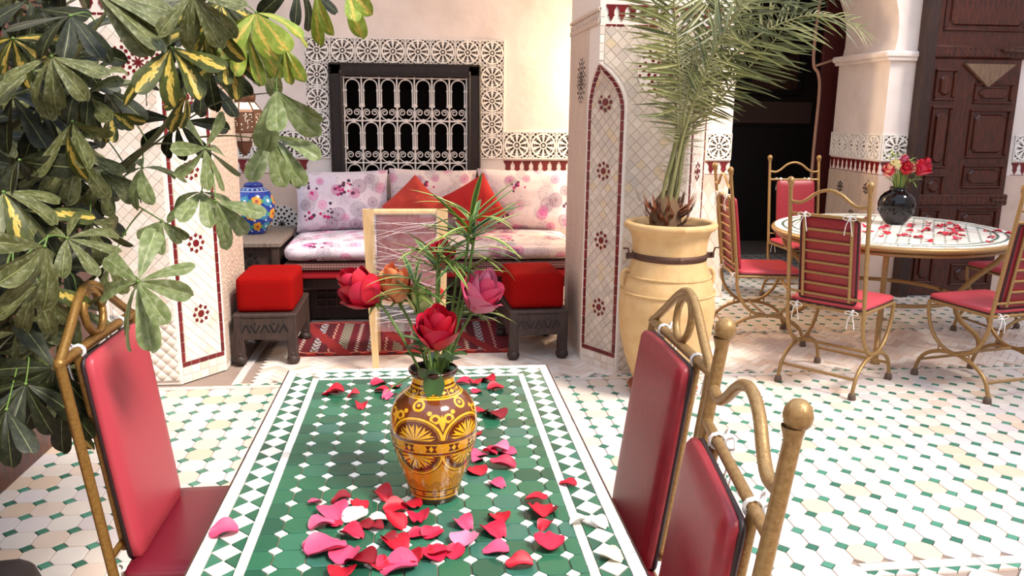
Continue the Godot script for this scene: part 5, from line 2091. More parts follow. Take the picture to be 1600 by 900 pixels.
	# fronds: control points from the crown, leaflet length
	var fronds := [
		[[Vector3(-0.03, 0.08, 0.02), Vector3(-0.02, 0.2, 0.03), Vector3(0.035, 0.45, 0.04), Vector3(0.02, 0.66, 0.07), Vector3(-0.02, 0.9, 0.1), Vector3(-0.06, 1.12, 0.14), Vector3(-0.1, 1.34, 0.22)], 0.27, 0.36],
		[[Vector3(0.035, 0.08, 0.01), Vector3(0.055, 0.22, 0.02), Vector3(0.075, 0.45, 0.03), Vector3(0.13, 0.62, 0.06), Vector3(0.25, 0.82, 0.1), Vector3(0.43, 0.96, 0.14), Vector3(0.64, 1.02, 0.18), Vector3(0.83, 0.96, 0.2)], 0.25, 0.38],
		[[Vector3(0.02, 0.08, -0.01), Vector3(0.04, 0.22, 0.0), Vector3(0.065, 0.46, 0.0), Vector3(0.13, 0.7, 0.02), Vector3(0.26, 0.98, 0.03), Vector3(0.44, 1.15, 0.03), Vector3(0.62, 1.2, 0.02), Vector3(0.8, 1.16, 0.02)], 0.25, 0.4],
		[[Vector3(-0.025, 0.08, 0.0), Vector3(-0.01, 0.22, 0.0), Vector3(0.03, 0.46, 0.01), Vector3(0.0, 0.7, 0.02), Vector3(-0.07, 0.95, 0.03), Vector3(-0.16, 1.18, 0.04), Vector3(-0.24, 1.36, 0.06)], 0.22, 0.46],
		[[Vector3(0.0, 0.08, 0.035), Vector3(0.015, 0.22, 0.05), Vector3(0.05, 0.45, 0.06), Vector3(0.08, 0.64, 0.13), Vector3(0.13, 0.86, 0.24), Vector3(0.2, 1.06, 0.36), Vector3(0.26, 1.22, 0.5)], 0.22, 0.46],
		[[Vector3(0.0, 0.08, -0.02), Vector3(0.02, 0.22, -0.01), Vector3(0.05, 0.47, -0.01), Vector3(0.1, 0.7, 0.0), Vector3(0.17, 0.94, 0.0), Vector3(0.27, 1.2, 0.0), Vector3(0.38, 1.42, 0.0)], 0.24, 0.44],
		[[Vector3(0.025, 0.08, 0.02), Vector3(0.05, 0.2, 0.03), Vector3(0.07, 0.42, 0.04), Vector3(0.17, 0.57, 0.08), Vector3(0.3, 0.74, 0.12), Vector3(0.44, 0.9, 0.14), Vector3(0.55, 1.06, 0.14)], 0.2, 0.5],
		[[Vector3(-0.01, 0.08, 0.025), Vector3(0.01, 0.2, 0.04), Vector3(0.045, 0.4, 0.05), Vector3(0.05, 0.55, 0.06), Vector3(0.06, 0.7, 0.08), Vector3(0.08, 0.88, 0.1)], 0.15, 0.42],
	]
	var blade := blade_mesh()
	var singles := 0
	for fi in fronds.size():
		var path := smooth_path(fronds[fi][0], 12)
		var n := path.size()
		st = mb()
		var rad := []
		for i in n:
			rad.append(lerpf(0.0125, 0.002, pow(float(i) / (n - 1), 0.7)))
		tube(st, path, rad, 7)
		var fr := obj("frond", st, fr_mats[3], p)
		var rest := mb()
		var spare := false
		var first := int(n * float(fronds[fi][2]))
		var count := 46
		for i in count:
			var t := first + (n - 1 - first) * float(i) / (count - 1)
			var i0 := mini(int(t), n - 2)
			var c: Vector3 = (path[i0] as Vector3).lerp(path[i0 + 1], t - i0)
			var dir: Vector3 = (path[i0 + 1] - path[i0]).normalized()
			var g := float(i) / (count - 1)
			var len_: float = fronds[fi][1] * (0.45 + 0.75 * sin(PI * clampf(g * 0.85 + 0.12, 0, 1))) * rng.randf_range(0.85, 1.1)
			var up := Vector3.UP - dir * dir.dot(Vector3.UP)
			up = (up + Vector3(0, 0, 0.5)).normalized()
			for s in [-1.0, 1.0]:
				var side: Vector3 = dir.cross(up).normalized() * s
				var d: Vector3 = (dir * (0.28 + 0.5 * g) + side * 1.05 + up * rng.randf_range(-0.1, 0.4) + Vector3(rng.randfn(0, 0.12), rng.randfn(0, 0.12) - 0.15, rng.randfn(0, 0.12))).normalized()
				var nrm := (up - d * d.dot(up)).normalized()
				var xf := Transform3D(Basis(d.cross(nrm).normalized() * len_ * rng.randf_range(0.9, 1.2), nrm * len_, d * len_), c)
				if singles < 300 and fi in [0, 1, 4]:
					singles += 1
					put("leaflet", blade, fr_mats[rng.randi() % 4], fr, xf)
				else:
					spare = true
					rest.append_from(blade, 0, xf)
		# stiff spines low on the stalk
		var spines := mb()
		for i in 10:
			var t := int(n * 0.2 + n * 0.22 * i / 10.0)
			var c: Vector3 = path[t]
			var sd := 1.0 if i % 2 == 0 else -1.0
			spines.append_from(blade, 0, along(c, Vector3(sd * rng.randf_range(0.5, 1.0), rng.randf_range(-0.1, 0.5), rng.randfn(0.1, 0.3)), Vector3.UP, rng.randf_range(0.06, 0.12)))
		obj("spines", spines, fr_mats[1], fr).set_meta("kind", "stuff")
		if spare:
			obj("leaflets", rest, fr_mats[fi % 4], fr).set_meta("kind", "stuff")

# narrow blade along +z, one long, folded along its midrib, drooping a little
func blade_mesh(w := 0.024, droop := 0.1) -> ArrayMesh:
	var st := mb()
	st.set_smooth_group(-1)
	var rows := []
	for i in 6:
		var t := i / 5.0
		var ww := w * sin(PI * (0.12 + 0.88 * t)) if t < 1.0 else 0.0
		ww = maxf(ww, 0.0008)
		var y := -droop * t * t
		rows.append([Vector3(-ww, y + ww * 0.6, t), Vector3(0, y, t), Vector3(ww, y + ww * 0.6, t)])
	for i in 5:
		for k in 2:
			quad(st, rows[i][k], rows[i + 1][k], rows[i + 1][k + 1], rows[i][k + 1])
	return done(st)

func table_petal_spots() -> Array:
	# where (x, z), size, colour, and which one it is
	return [
		[-0.340, -1.290, 1.30, "p", "nineteenth nearest", "to its front left"],
		[-0.228, -1.972, 1.30, "c", "nearest", "to its back left"],
		[-0.238, -1.969, 1.00, "c", "second nearest", "to its back left"],
		[-0.179, -1.947, 1.00, "b", "fifth nearest", "behind it"],
		[-0.155, -1.872, 1.00, "c", "second nearest", "behind it"],
		[-0.123, -2.039, 1.10, "k", "twelfth nearest", "behind it"],
		[-0.108, -1.977, 1.10, "c", "sixth nearest", "behind it"],
		[-0.075, -2.006, 1.00, "c", "eighth nearest", "behind it"],
		[-0.090, -1.931, 1.10, "p", "third nearest", "behind it"],
		[-0.201, -1.384, 0.75, "p", "second nearest", "to its left"],
		[-0.156, -1.391, 1.10, "d", "nearest", "to its left"],
		[-0.162, -1.342, 1.50, "p", "tenth nearest", "to its front left"],
		[-0.123, -1.361, 1.10, "c", "fourth nearest", "to its front left"],
		[-0.081, -1.399, 1.20, "c", "second nearest", "to its front left"],
		[-0.125, -1.323, 1.20, "w", "seventh nearest", "to its front left"],
		[-0.085, -1.311, 1.00, "w", "sixth nearest", "to its front left"],
		[-0.178, -1.295, 1.10, "p", "thirteenth nearest", "to its front left"],
		[-0.159, -1.299, 0.80, "k", "eleventh nearest", "to its front left"],
		[-0.107, -1.293, 0.90, "d", "ninth nearest", "to its front left"],
		[-0.088, -1.284, 0.90, "d", "eighth nearest", "to its front left"],
		[-0.125, -1.264, 1.30, "k", "twelfth nearest", "to its front left"],
		[-0.056, -1.343, 1.20, "c", "third nearest", "to its front left"],
		[-0.027, -1.356, 1.00, "c", "nearest", "to its front left"],
		[-0.054, -1.293, 1.20, "c", "fifth nearest", "to its front left"],
		[-0.015, -1.305, 1.30, "k", "nearest", "in front of it"],
		[-0.014, -1.255, 1.00, "k", "fourth nearest", "in front of it"],
		[0.009, -1.255, 1.10, "k", "third nearest", "in front of it"],
		[-0.051, -1.226, 1.40, "c", "seventh nearest", "in front of it"],
		[-0.062, -1.241, 0.80, "d", "fifth nearest", "in front of it"],
		[-0.163, -1.218, 1.70, "p", "fifteenth nearest", "to its front left"],
		[-0.129, -1.198, 1.60, "p", "fourteenth nearest", "to its front left"],
		[-0.106, -1.176, 1.40, "d", "seventeenth nearest", "to its front left"],
		[-0.131, -1.144, 1.30, "c", "eighteenth nearest", "to its front left"],
		[-0.076, -1.166, 1.20, "c", "thirteenth nearest", "in front of it"],
		[-0.064, -1.162, 1.00, "k", "fourteenth nearest", "in front of it"],
		[-0.045, -1.153, 1.60, "p", "fifteenth nearest", "in front of it"],
		[-0.025, -1.176, 1.20, "c", "twelfth nearest", "in front of it"],
		[0.011, -1.187, 1.30, "k", "tenth nearest", "in front of it"],
		[-0.184, -1.231, 0.90, "p", "sixteenth nearest", "to its front left"],
		[0.101, -2.027, 1.10, "k", "tenth nearest", "behind it"],
		[0.129, -2.021, 1.00, "c", "ninth nearest", "behind it"],
		[0.163, -2.036, 1.10, "c", "eleventh nearest", "behind it"],
		[0.179, -1.979, 1.10, "c", "seventh nearest", "behind it"],
		[0.128, -1.954, 0.80, "k", "fourth nearest", "behind it"],
		[0.130, -1.814, 0.90, "c", "nearest", "behind it"],
		[0.159, -1.785, 1.50, "d", "ninth nearest", "to its back right"],
		[0.114, -1.677, 0.70, "c", "eighth nearest", "to its back right"],
		[0.109, -1.567, 1.00, "p", "fourth nearest", "to its back right"],
		[0.151, -1.592, 1.20, "l", "sixth nearest", "to its back right"],
		[0.169, -1.578, 1.00, "p", "seventh nearest", "to its back right"],
		[0.133, -1.578, 0.90, "k", "fifth nearest", "to its back right"],
		[0.103, -1.538, 0.80, "p", "second nearest", "to its back right"],
		[0.098, -1.493, 1.20, "c", "nearest", "to its back right"],
		[0.152, -1.511, 1.30, "k", "third nearest", "to its back right"],
		[0.134, -1.431, 1.00, "p", "nearest", "to its right"],
		[0.269, -1.422, 0.90, "c", "second nearest", "to its right"],
		[0.198, -1.354, 1.10, "c", "second nearest", "to its front right"],
		[0.195, -1.304, 1.30, "c", "fourth nearest", "to its front right"],
		[0.217, -1.320, 0.90, "d", "fifth nearest", "to its front right"],
		[0.202, -1.264, 0.80, "c", "sixth nearest", "to its front right"],
		[0.123, -1.299, 1.10, "c", "nearest", "to its front right"],
		[0.062, -1.281, 1.20, "p", "second nearest", "in front of it"],
		[0.063, -1.232, 1.40, "l", "sixth nearest", "in front of it"],
		[0.111, -1.252, 1.40, "k", "third nearest", "to its front right"],
		[0.110, -1.193, 1.30, "p", "eleventh nearest", "in front of it"],
		[0.198, -1.200, 1.50, "k", "eighth nearest", "to its front right"],
		[0.143, -1.147, 1.20, "c", "ninth nearest", "to its front right"],
		[0.294, -1.158, 1.10, "y", "eleventh nearest", "to its front right"],
		[0.045, -1.192, 1.00, "k", "eighth nearest", "in front of it"],
		[0.018, -1.190, 1.10, "c", "ninth nearest", "in front of it"],
		[0.264, -1.271, 1.00, "w", "seventh nearest", "to its front right"],
		[0.296, -1.262, 0.85, "w", "tenth nearest", "to its front right"],
	]

func oval_petal_spots() -> Array:
	# where (x, z), size, colour, and which one it is
	return [
		[2.832, -4.911, 1.30, "k", "third nearest", "to its front left"],
		[2.718, -4.667, 1.00, "c", "seventh nearest", "to its front left"],
		[2.698, -4.697, 1.00, "c", "sixth nearest", "to its front left"],
		[3.009, -5.217, 1.30, "c", "nearest", "to its back left"],
		[2.877, -4.814, 1.00, "k", "fourth nearest", "to its front left"],
		[2.919, -4.844, 1.00, "c", "second nearest", "to its front left"],
		[2.800, -4.634, 1.30, "c", "fifth nearest", "to its front left"],
		[2.698, -4.512, 1.00, "c", "tenth nearest", "to its front left"],
		[2.965, -4.907, 1.00, "k", "nearest", "to its front left"],
		[3.178, -4.967, 1.30, "c", "nearest", "to its front right"],
		[3.118, -4.902, 1.00, "c", "nearest", "in front of it"],
		[2.985, -4.687, 1.00, "c", "fifth nearest", "in front of it"],
		[2.869, -4.528, 1.30, "k", "eighth nearest", "to its front left"],
		[2.825, -4.530, 1.00, "c", "ninth nearest", "to its front left"],
		[3.053, -4.685, 1.00, "c", "fourth nearest", "in front of it"],
		[2.896, -4.450, 1.30, "c", "eleventh nearest", "in front of it"],
		[3.284, -4.964, 1.00, "k", "second nearest", "to its front right"],
		[3.354, -5.064, 1.00, "c", "nearest", "to its right"],
		[3.133, -4.743, 1.30, "c", "second nearest", "in front of it"],
		[3.161, -4.742, 1.00, "c", "third nearest", "in front of it"],
		[3.341, -4.928, 1.00, "k", "third nearest", "to its front right"],
		[3.280, -4.852, 1.30, "c", "fourth nearest", "to its front right"],
		[3.370, -4.928, 1.00, "c", "fifth nearest", "to its front right"],
		[3.452, -5.006, 1.00, "c", "second nearest", "to its right"],
		[3.486, -5.026, 1.30, "k", "fourth nearest", "to its right"],
		[3.457, -4.925, 1.00, "c", "third nearest", "to its right"],
		[3.396, -4.829, 1.00, "c", "sixth nearest", "to its front right"],
		[3.291, -4.738, 1.30, "c", "seventh nearest", "to its front right"],
		[3.279, -4.677, 1.00, "k", "tenth nearest", "to its front right"],
		[3.359, -4.767, 1.00, "c", "eighth nearest", "to its front right"],
		[3.348, -4.723, 1.30, "c", "ninth nearest", "to its front right"],
		[3.140, -4.610, 1.00, "c", "sixth nearest", "in front of it"],
		[3.156, -4.592, 1.00, "k", "seventh nearest", "in front of it"],
		[3.148, -4.552, 1.30, "c", "ninth nearest", "in front of it"],
		[3.219, -4.590, 1.00, "c", "eighth nearest", "in front of it"],
		[3.226, -4.532, 1.00, "c", "tenth nearest", "in front of it"],
		[3.095, -4.388, 1.30, "k", "thirteenth nearest", "in front of it"],
		[2.877, -4.318, 1.00, "c", "fourteenth nearest", "in front of it"],
		[3.495, -4.688, 1.00, "c", "twelfth nearest", "to its front right"],
		[3.551, -4.668, 1.30, "c", "thirteenth nearest", "to its front right"],
		[3.348, -4.444, 1.00, "k", "twelfth nearest", "in front of it"],
		[3.220, -4.278, 1.00, "c", "fifteenth nearest", "in front of it"],
		[3.558, -4.566, 1.30, "c", "fourteenth nearest", "to its front right"],
		[3.375, -4.735, 1.00, "c", "eleventh nearest", "to its front right"],
	]

func leaf_spots() -> Array:
	# hub x, y, z, leaflet length, leaflets, direction they spread (degrees, clockwise from right), span, kind
	return [
		[-0.792, 1.553, -1.912, 0.103, 8, 30, 330, 0],
		[-0.770, 1.416, -1.931, 0.102, 5, 60, 150, 0],
		[-0.506, 1.356, -1.992, 0.087, 8, 45, 340, 3],
		[-0.652, 1.310, -1.998, 0.082, 7, 180, 300, 3],
		[-0.528, 1.251, -2.023, 0.089, 7, 100, 260, 3],
		[-0.482, 1.235, -1.963, 0.093, 5, 30, 120, 3],
		[-0.608, 1.189, -1.966, 0.060, 5, 90, 180, 3],
		[-0.338, 1.492, -2.003, 0.117, 5, 62, 110, 3],
		[-0.363, 1.385, -2.034, 0.111, 5, 48, 110, 3],
		[-0.578, 1.103, -1.687, 0.107, 9, 60, 340, 3],
		[-0.742, 1.179, -1.670, 0.111, 6, 120, 220, 0],
		[-0.763, 1.171, -1.825, 0.085, 6, -20, 260, 0],
		[-0.550, 1.577, -1.942, 0.125, 6, 100, 170, 1],
		[-0.482, 1.646, -2.001, 0.105, 6, 90, 180, 1],
		[-0.459, 1.578, -2.035, 0.087, 5, 80, 150, 1],
		[-0.383, 1.667, -2.047, 0.117, 7, 70, 240, 4],
		[-0.683, 1.685, -1.898, 0.129, 5, 18, 70, 0],
		[-0.772, 1.644, -1.981, 0.102, 7, 140, 280, 2],
		[-0.888, 1.331, -1.926, 0.121, 7, 100, 300, 2],
		[-0.851, 1.227, -1.847, 0.117, 7, 60, 250, 2],
		[-0.849, 1.252, -2.007, 0.093, 6, 80, 300, 2],
		[-0.766, 1.472, -1.995, 0.087, 5, 60, 260, 0],
		[-0.702, 1.437, -1.980, 0.064, 4, 40, 120, 1],
		[-0.771, 0.914, -1.718, 0.118, 8, 110, 330, 2],
		[-0.807, 0.897, -1.667, 0.107, 7, 120, 300, 2],
		[-0.821, 0.864, -1.610, 0.095, 5, 90, 160, 2],
		[-0.774, 0.837, -1.753, 0.107, 5, 70, 160, 2],
		[-0.875, 0.971, -1.794, 0.085, 6, 60, 300, 0],
		[-0.801, 1.002, -1.895, 0.090, 6, 80, 260, 0],
		[-0.745, 1.297, -2.005, 0.078, 5, 40, 200, 0],
		[-0.899, 1.594, -1.985, 0.102, 7, 70, 300, 1],
		[-0.926, 1.470, -2.012, 0.119, 7, 60, 320, 2],
		[-0.892, 1.442, -2.053, 0.093, 6, 100, 300, 2],
		[-0.489, 1.686, -1.908, 0.096, 6, 70, 170, 0],
		[-0.465, 1.688, -2.060, 0.093, 6, 100, 200, 1],
		[-0.326, 1.591, -2.075, 0.069, 5, 80, 140, 4],
		[-0.241, 1.719, -2.042, 0.093, 3, 62, 60, 4],
		[-0.167, 1.727, -2.036, 0.087, 3, 45, 50, 4],
		[-0.406, 1.623, -2.039, 0.093, 6, 60, 200, 4],
		[-0.922, 1.123, -1.884, 0.102, 6, 70, 300, 2],
		[-0.535, 1.474, -1.969, 0.066, 4, 120, 140, 1],
		[-0.755, 1.194, -1.932, 0.090, 6, 100, 280, 0],
		[-0.733, 1.086, -1.957, 0.078, 5, 90, 220, 0],
		[-0.802, 1.083, -1.759, 0.096, 6, 100, 220, 0],
		[-0.858, 1.525, -1.965, 0.099, 6, 80, 300, 0],
		[-0.873, 1.272, -1.808, 0.100, 6, 40, 200, 0],
		[-0.793, 1.097, -1.864, 0.085, 6, 60, 300, 2],
		[-0.754, 1.499, -1.968, 0.072, 5, 150, 240, 2],
		[-0.783, 1.344, -1.968, 0.096, 6, 80, 280, 0],
	]

func branch_paths() -> Array:
	return [
		[Vector3(-1.075, 1.075, -1.993), Vector3(-0.895, 1.179, -1.996), Vector3(-0.753, 1.266, -2.020), Vector3(-0.586, 1.431, -2.038), Vector3(-0.508, 1.641, -2.106), Vector3(-0.402, 1.801, -2.181)],
		[Vector3(-0.993, 0.835, -1.777), Vector3(-0.841, 0.926, -1.749), Vector3(-0.771, 1.005, -1.820), Vector3(-0.582, 1.100, -1.697)],
		[Vector3(-1.072, 1.309, -2.044), Vector3(-0.922, 1.427, -2.053), Vector3(-0.786, 1.589, -2.074), Vector3(-0.680, 1.737, -2.095)],
		[Vector3(-0.772, 1.258, -2.031), Vector3(-0.650, 1.359, -2.039), Vector3(-0.509, 1.355, -2.002)],
		[Vector3(-0.680, 1.332, -2.057), Vector3(-0.503, 1.454, -2.064), Vector3(-0.346, 1.485, -2.013)],
		[Vector3(-0.757, 1.273, -2.032), Vector3(-0.693, 1.234, -2.006), Vector3(-0.611, 1.188, -1.977)],
		[Vector3(-0.555, 1.377, -2.074), Vector3(-0.463, 1.383, -2.065), Vector3(-0.376, 1.375, -2.043)],
		[Vector3(-0.962, 1.075, -1.775), Vector3(-0.835, 1.136, -1.733), Vector3(-0.751, 1.175, -1.691)],
	]

func deep_spots() -> Array:
	return [
		Vector3(-1.02, 1.38, -2.56), Vector3(-1.19, 1.31, -2.31), Vector3(-1.05, 1.66, -2.58), Vector3(-1.07, 1.08, -2.29), Vector3(-1.20, 1.14, -2.53), Vector3(-1.21, 0.99, -2.48), Vector3(-1.23, 1.30, -2.45),
		Vector3(-0.88, 1.27, -2.17), Vector3(-1.08, 1.39, -2.37), Vector3(-0.89, 1.50, -2.26), Vector3(-1.16, 1.27, -2.53), Vector3(-1.13, 1.58, -2.60), Vector3(-1.08, 1.25, -2.33), Vector3(-1.23, 1.23, -2.46),
		Vector3(-1.15, 1.42, -2.33), Vector3(-1.28, 1.62, -2.63), Vector3(-1.00, 1.48, -2.48), Vector3(-1.24, 1.06, -2.33), Vector3(-0.95, 1.56, -2.35), Vector3(-1.12, 1.03, -2.27), Vector3(-1.17, 1.00, -2.46),
		Vector3(-1.17, 1.54, -2.54), Vector3(-1.29, 1.47, -2.57), Vector3(-0.87, 1.59, -2.22), Vector3(-0.94, 1.30, -2.23), Vector3(-1.11, 1.73, -2.53), Vector3(-0.99, 1.25, -2.16), Vector3(-1.03, 1.49, -2.39),
		Vector3(-1.15, 1.28, -2.38), Vector3(-0.99, 1.72, -2.32), Vector3(-1.21, 1.48, -2.40), Vector3(-1.20, 1.26, -2.35), Vector3(-1.17, 1.30, -2.54), Vector3(-0.98, 1.69, -2.28), Vector3(-1.06, 1.53, -2.51),
		Vector3(-1.12, 1.49, -2.50), Vector3(-1.14, 1.55, -2.33), Vector3(-1.18, 1.05, -2.44), Vector3(-0.89, 1.30, -2.13), Vector3(-1.23, 1.38, -2.55), Vector3(-1.20, 1.34, -2.52), Vector3(-1.15, 1.19, -2.38),
		Vector3(-1.15, 0.78, -2.24), Vector3(-1.33, 0.61, -2.42), Vector3(-1.13, 0.86, -2.32), Vector3(-1.17, 0.95, -2.40), Vector3(-1.18, 0.70, -2.12), Vector3(-1.09, 0.91, -2.28), Vector3(-1.15, 0.62, -2.29),
		Vector3(-1.15, 0.83, -2.36), Vector3(-0.70, 1.72, -2.51), Vector3(-0.61, 1.70, -2.21), Vector3(-0.54, 1.72, -2.31), Vector3(-0.63, 1.73, -2.45), Vector3(-0.55, 1.75, -2.32), Vector3(-0.66, 1.77, -2.40)
	]

# ---------------------------------------------------------------- yellow carved vase with roses
func vase_print() -> ImageTexture:
	var w := 840
	var h := 420
	var im := Image.create(w, h, false, Image.FORMAT_RGB8)
	var ochre := hexa("cf9218")
	var bright := hexa("dda826")
	var amber := hexa("bd7812")
	var brown := hexa("5a260c")
	for py in h:
		var v := 1.0 - (py + 0.5) / h   # 0 foot, 1 rim, along the profile
		for px in w:
			var u := (px + 0.5) / w
			var c := ochre.lerp(amber, clampf(0.55 - v * 0.9, 0.0, 0.5))
			# cells of 60 degrees, metres from the cell's middle
			var cu := (fposmod(u * 5.0, 1.0) - 0.5) / 5.0 * 0.5
			var cw := (fposmod(u * 5.0 + 0.5, 1.0) - 0.5) / 5.0 * 0.5
			var t := v * 0.345
			if v < 0.045 or v > 0.955:
				c = hexa("3a1a0c")
			elif v > 0.9:
				c = bright if v < 0.935 else brown
			elif v > 0.82:
				c = bright
				# lozenges round the neck
				var q := fposmod(u * 14.0, 1.0) - 0.5
				var dv := (v - 0.85) / 0.018
				if absf(dv) < 1.0:
					c = bright if absf(q) * 2.2 + absf(dv) * 0.9 < 0.8 or absf(q) > 0.45 else brown
				elif absf(dv) < 1.25:
					c = brown
				if v > 0.885:
					c = brown
			elif v > 0.52:
				# shoulder: carved dark ground, yellow leaves, half rosettes above the belt
				c = hexa("6b3312")
				if v > 0.8:
					c = bright if fposmod(v * 90.0, 2.0) < 1.3 else brown
				var d := Vector2(cw, t - 0.222)
				var leaf := absf(d.x) / 0.006 + absf(d.y) / 0.02
				if leaf < 1.0 or absf(Vector2(absf(cw) - 0.013, t - 0.232).length() - 0.008) < 0.0028 or Vector2(absf(cw) - 0.024, t - 0.245).length() < 0.005:
					c = bright
				if absf(Vector2(cu, t - 0.262).length() - 0.012) < 0.003 or Vector2(cu, t - 0.262).length() < 0.004:
					c = bright
				c = fan(Vector2(cu, t - 0.183), c, ochre, bright, brown)
			elif v > 0.425:
				# belt of lozenges and bars
				c = bright
				if v > 0.508 or v < 0.437:
					c = brown
				elif v > 0.497 or v < 0.448:
					c = ochre
				else:
					var q := fposmod(u * 12.0, 1.0) - 0.5
					var dv := absf(v - 0.4725) / 0.024
					c = brown
					if absf(q) * 9.0 + dv < 0.95:
						c = bright
					elif absf(q) > 0.17 + 0.1 * dv * 0.9:
						c = ochre
			else:
				if v > 0.405 and fposmod(u * 60.0, 1.0) + (v - 0.405) * 40.0 < 0.7:
					c = brown
				c = fan(Vector2(cu, -(t - 0.144)), c, ochre, bright, brown)
				# printed clouds low on the belly
				if v < 0.24 and v > 0.13:
					var k := Vector2(fposmod(u * 18.0, 1.0) - 0.5, (v - 0.15) * 9.0 - 0.45 * sin(u * TAU * 3.0) * 0.5)
					var r := k.length()
					if r < 0.62 and fposmod(r * 6.0, 1.0) < 0.32:
						c = hexa("7a3510")
				if v < 0.125 and v > 0.06:
					var q := fposmod(u * 16.0, 1.0) - 0.5
					if absf(v - 0.118) < 0.005 or absf(v - 0.07) < 0.005:
						c = brown
					elif absf(q) * 3.0 + absf(v - 0.094) * 40.0 < 0.75:
						c = hexa("8a4512")
			im.set_pixel(px, py, c)
	# worn chips
	for i in 26:
		blot(im, Vector2(rng.randf() * w, h * rng.randf_range(0.66, 0.86)), rng.randf_range(1.5, 4.5), func(_d, was): return (was as Color).lerp(hexa("d8b98a"), 0.7))
	return ImageTexture.create_from_image(im)

func fan(d: Vector2, was: Color, ochre: Color, bright: Color, brown: Color) -> Color:
	d /= 1.3
	if d.y < 0.0 or d.length() > 0.041:
		return was
	var r := d.length()
	if r > 0.0395 or absf(r - 0.0345) < 0.0009:
		return brown
	if r > 0.033:
		return bright
	var a := d.angle() / PI * 7.0
	var q := absf(fposmod(a, 1.0) - 0.5)
	if r < 0.022 + 0.009 * (1.0 - 2.0 * absf(q - 0.0)) and r > 0.004:
		return brown if q < 0.10 + 0.06 * (r / 0.03) else bright
	return brown if r > 0.02 else ochre

func petal_patch(seed_: int) -> ArrayMesh:
	# a fallen petal about one long lying on y = 0, cupped, its lip curled
	var r := RandomNumberGenerator.new()
	r.seed = seed_
	var cup := r.randf_range(0.2, 0.55)
	var curl := r.randf_range(-0.1, 0.28)
	var ruff := r.randf_range(0.03, 0.09)
	var wide := r.randf_range(0.42, 0.58)
	var st := mb()
	for side in [1, -1]:
		var g := []
		var uvs := []
		for i in 8:
			var row := []
			var ur := []
			for j in 9:
				var v := i / 7.0
				var u := -1.0 + 2.0 * j / 8.0
				var w := wide * pow(sin(PI * (0.08 + 0.80 * pow(v, 0.8))), 0.75)
				var y := 0.02 + cup * 0.55 * u * u * sin(PI * clampf(v + 0.1, 0, 1)) + curl * v * v + ruff * sin(u * 5.0 + seed_) * v + 0.08 * sin(v * 3.0)
				var lip := -0.06 * u * u
				row.append(Vector3(u * w * (1.0 - 0.25 * cup * absf(u)), y + side * 0.012, 0.5 - v + lip * -1.0 * v))
				ur.append(Vector2(u * 0.5 + 0.5, v))
			g.append(row)
			uvs.append(ur)
		if side < 0:
			g.reverse()
			uvs.reverse()
		sheet(st, g, uvs, 1 if side > 0 else 2)
	return done(st)

func petal_mats() -> Dictionary:
	var d := {}
	for e in [["p", "d24a70"], ["c", "b80e28"], ["k", "c51f42"], ["d", "860a1c"], ["w", "e6e0d4"], ["y", "e8ddbc"], ["l", "d9809f"], ["b", "b83a45"]]:
		var m := mat(hexa(e[1]), 0.5)
		m.backlight_enabled = true
		m.backlight = hexa(e[1]).darkened(0.6)
		d[e[0]] = m
	return d

func bloom_petal(R: float, H: float, span: float, flare: float, inner: float) -> ArrayMesh:
	# one petal of a standing bloom about +y, its middle towards +z
	var st := mb()
	for side in [1, -1]:
		var g := []
		var uvs := []
		for i in 7:
			var row := []
			var ur := []
			for j in 9:
				var v := i / 6.0
				var u := -1.0 + 2.0 * j / 8.0
				var w := span * (0.35 + 0.65 * sin(PI * clampf(0.12 + v * 0.72, 0, 1)))
				var r := R * (inner + (1.0 - inner) * sin(PI / 2 * clampf(v * 1.5, 0, 1))) + flare * R * pow(v, 4.0) * (1.0 - 0.35 * u * u) + u * 0.05 * R
				var y := H * (v - 0.2 * u * u * v) - flare * 0.4 * H * pow(v, 6.0)
				var a := u * w
				r += side * 0.0006
				row.append(Vector3(sin(a) * r, y, cos(a) * r))
				ur.append(Vector2(u, v))
			g.append(row)
			uvs.append(ur)
		if side < 0:
			g.reverse()
			uvs.reverse()
		sheet(st, g, uvs, 1 if side > 0 else 2)
	return done(st)

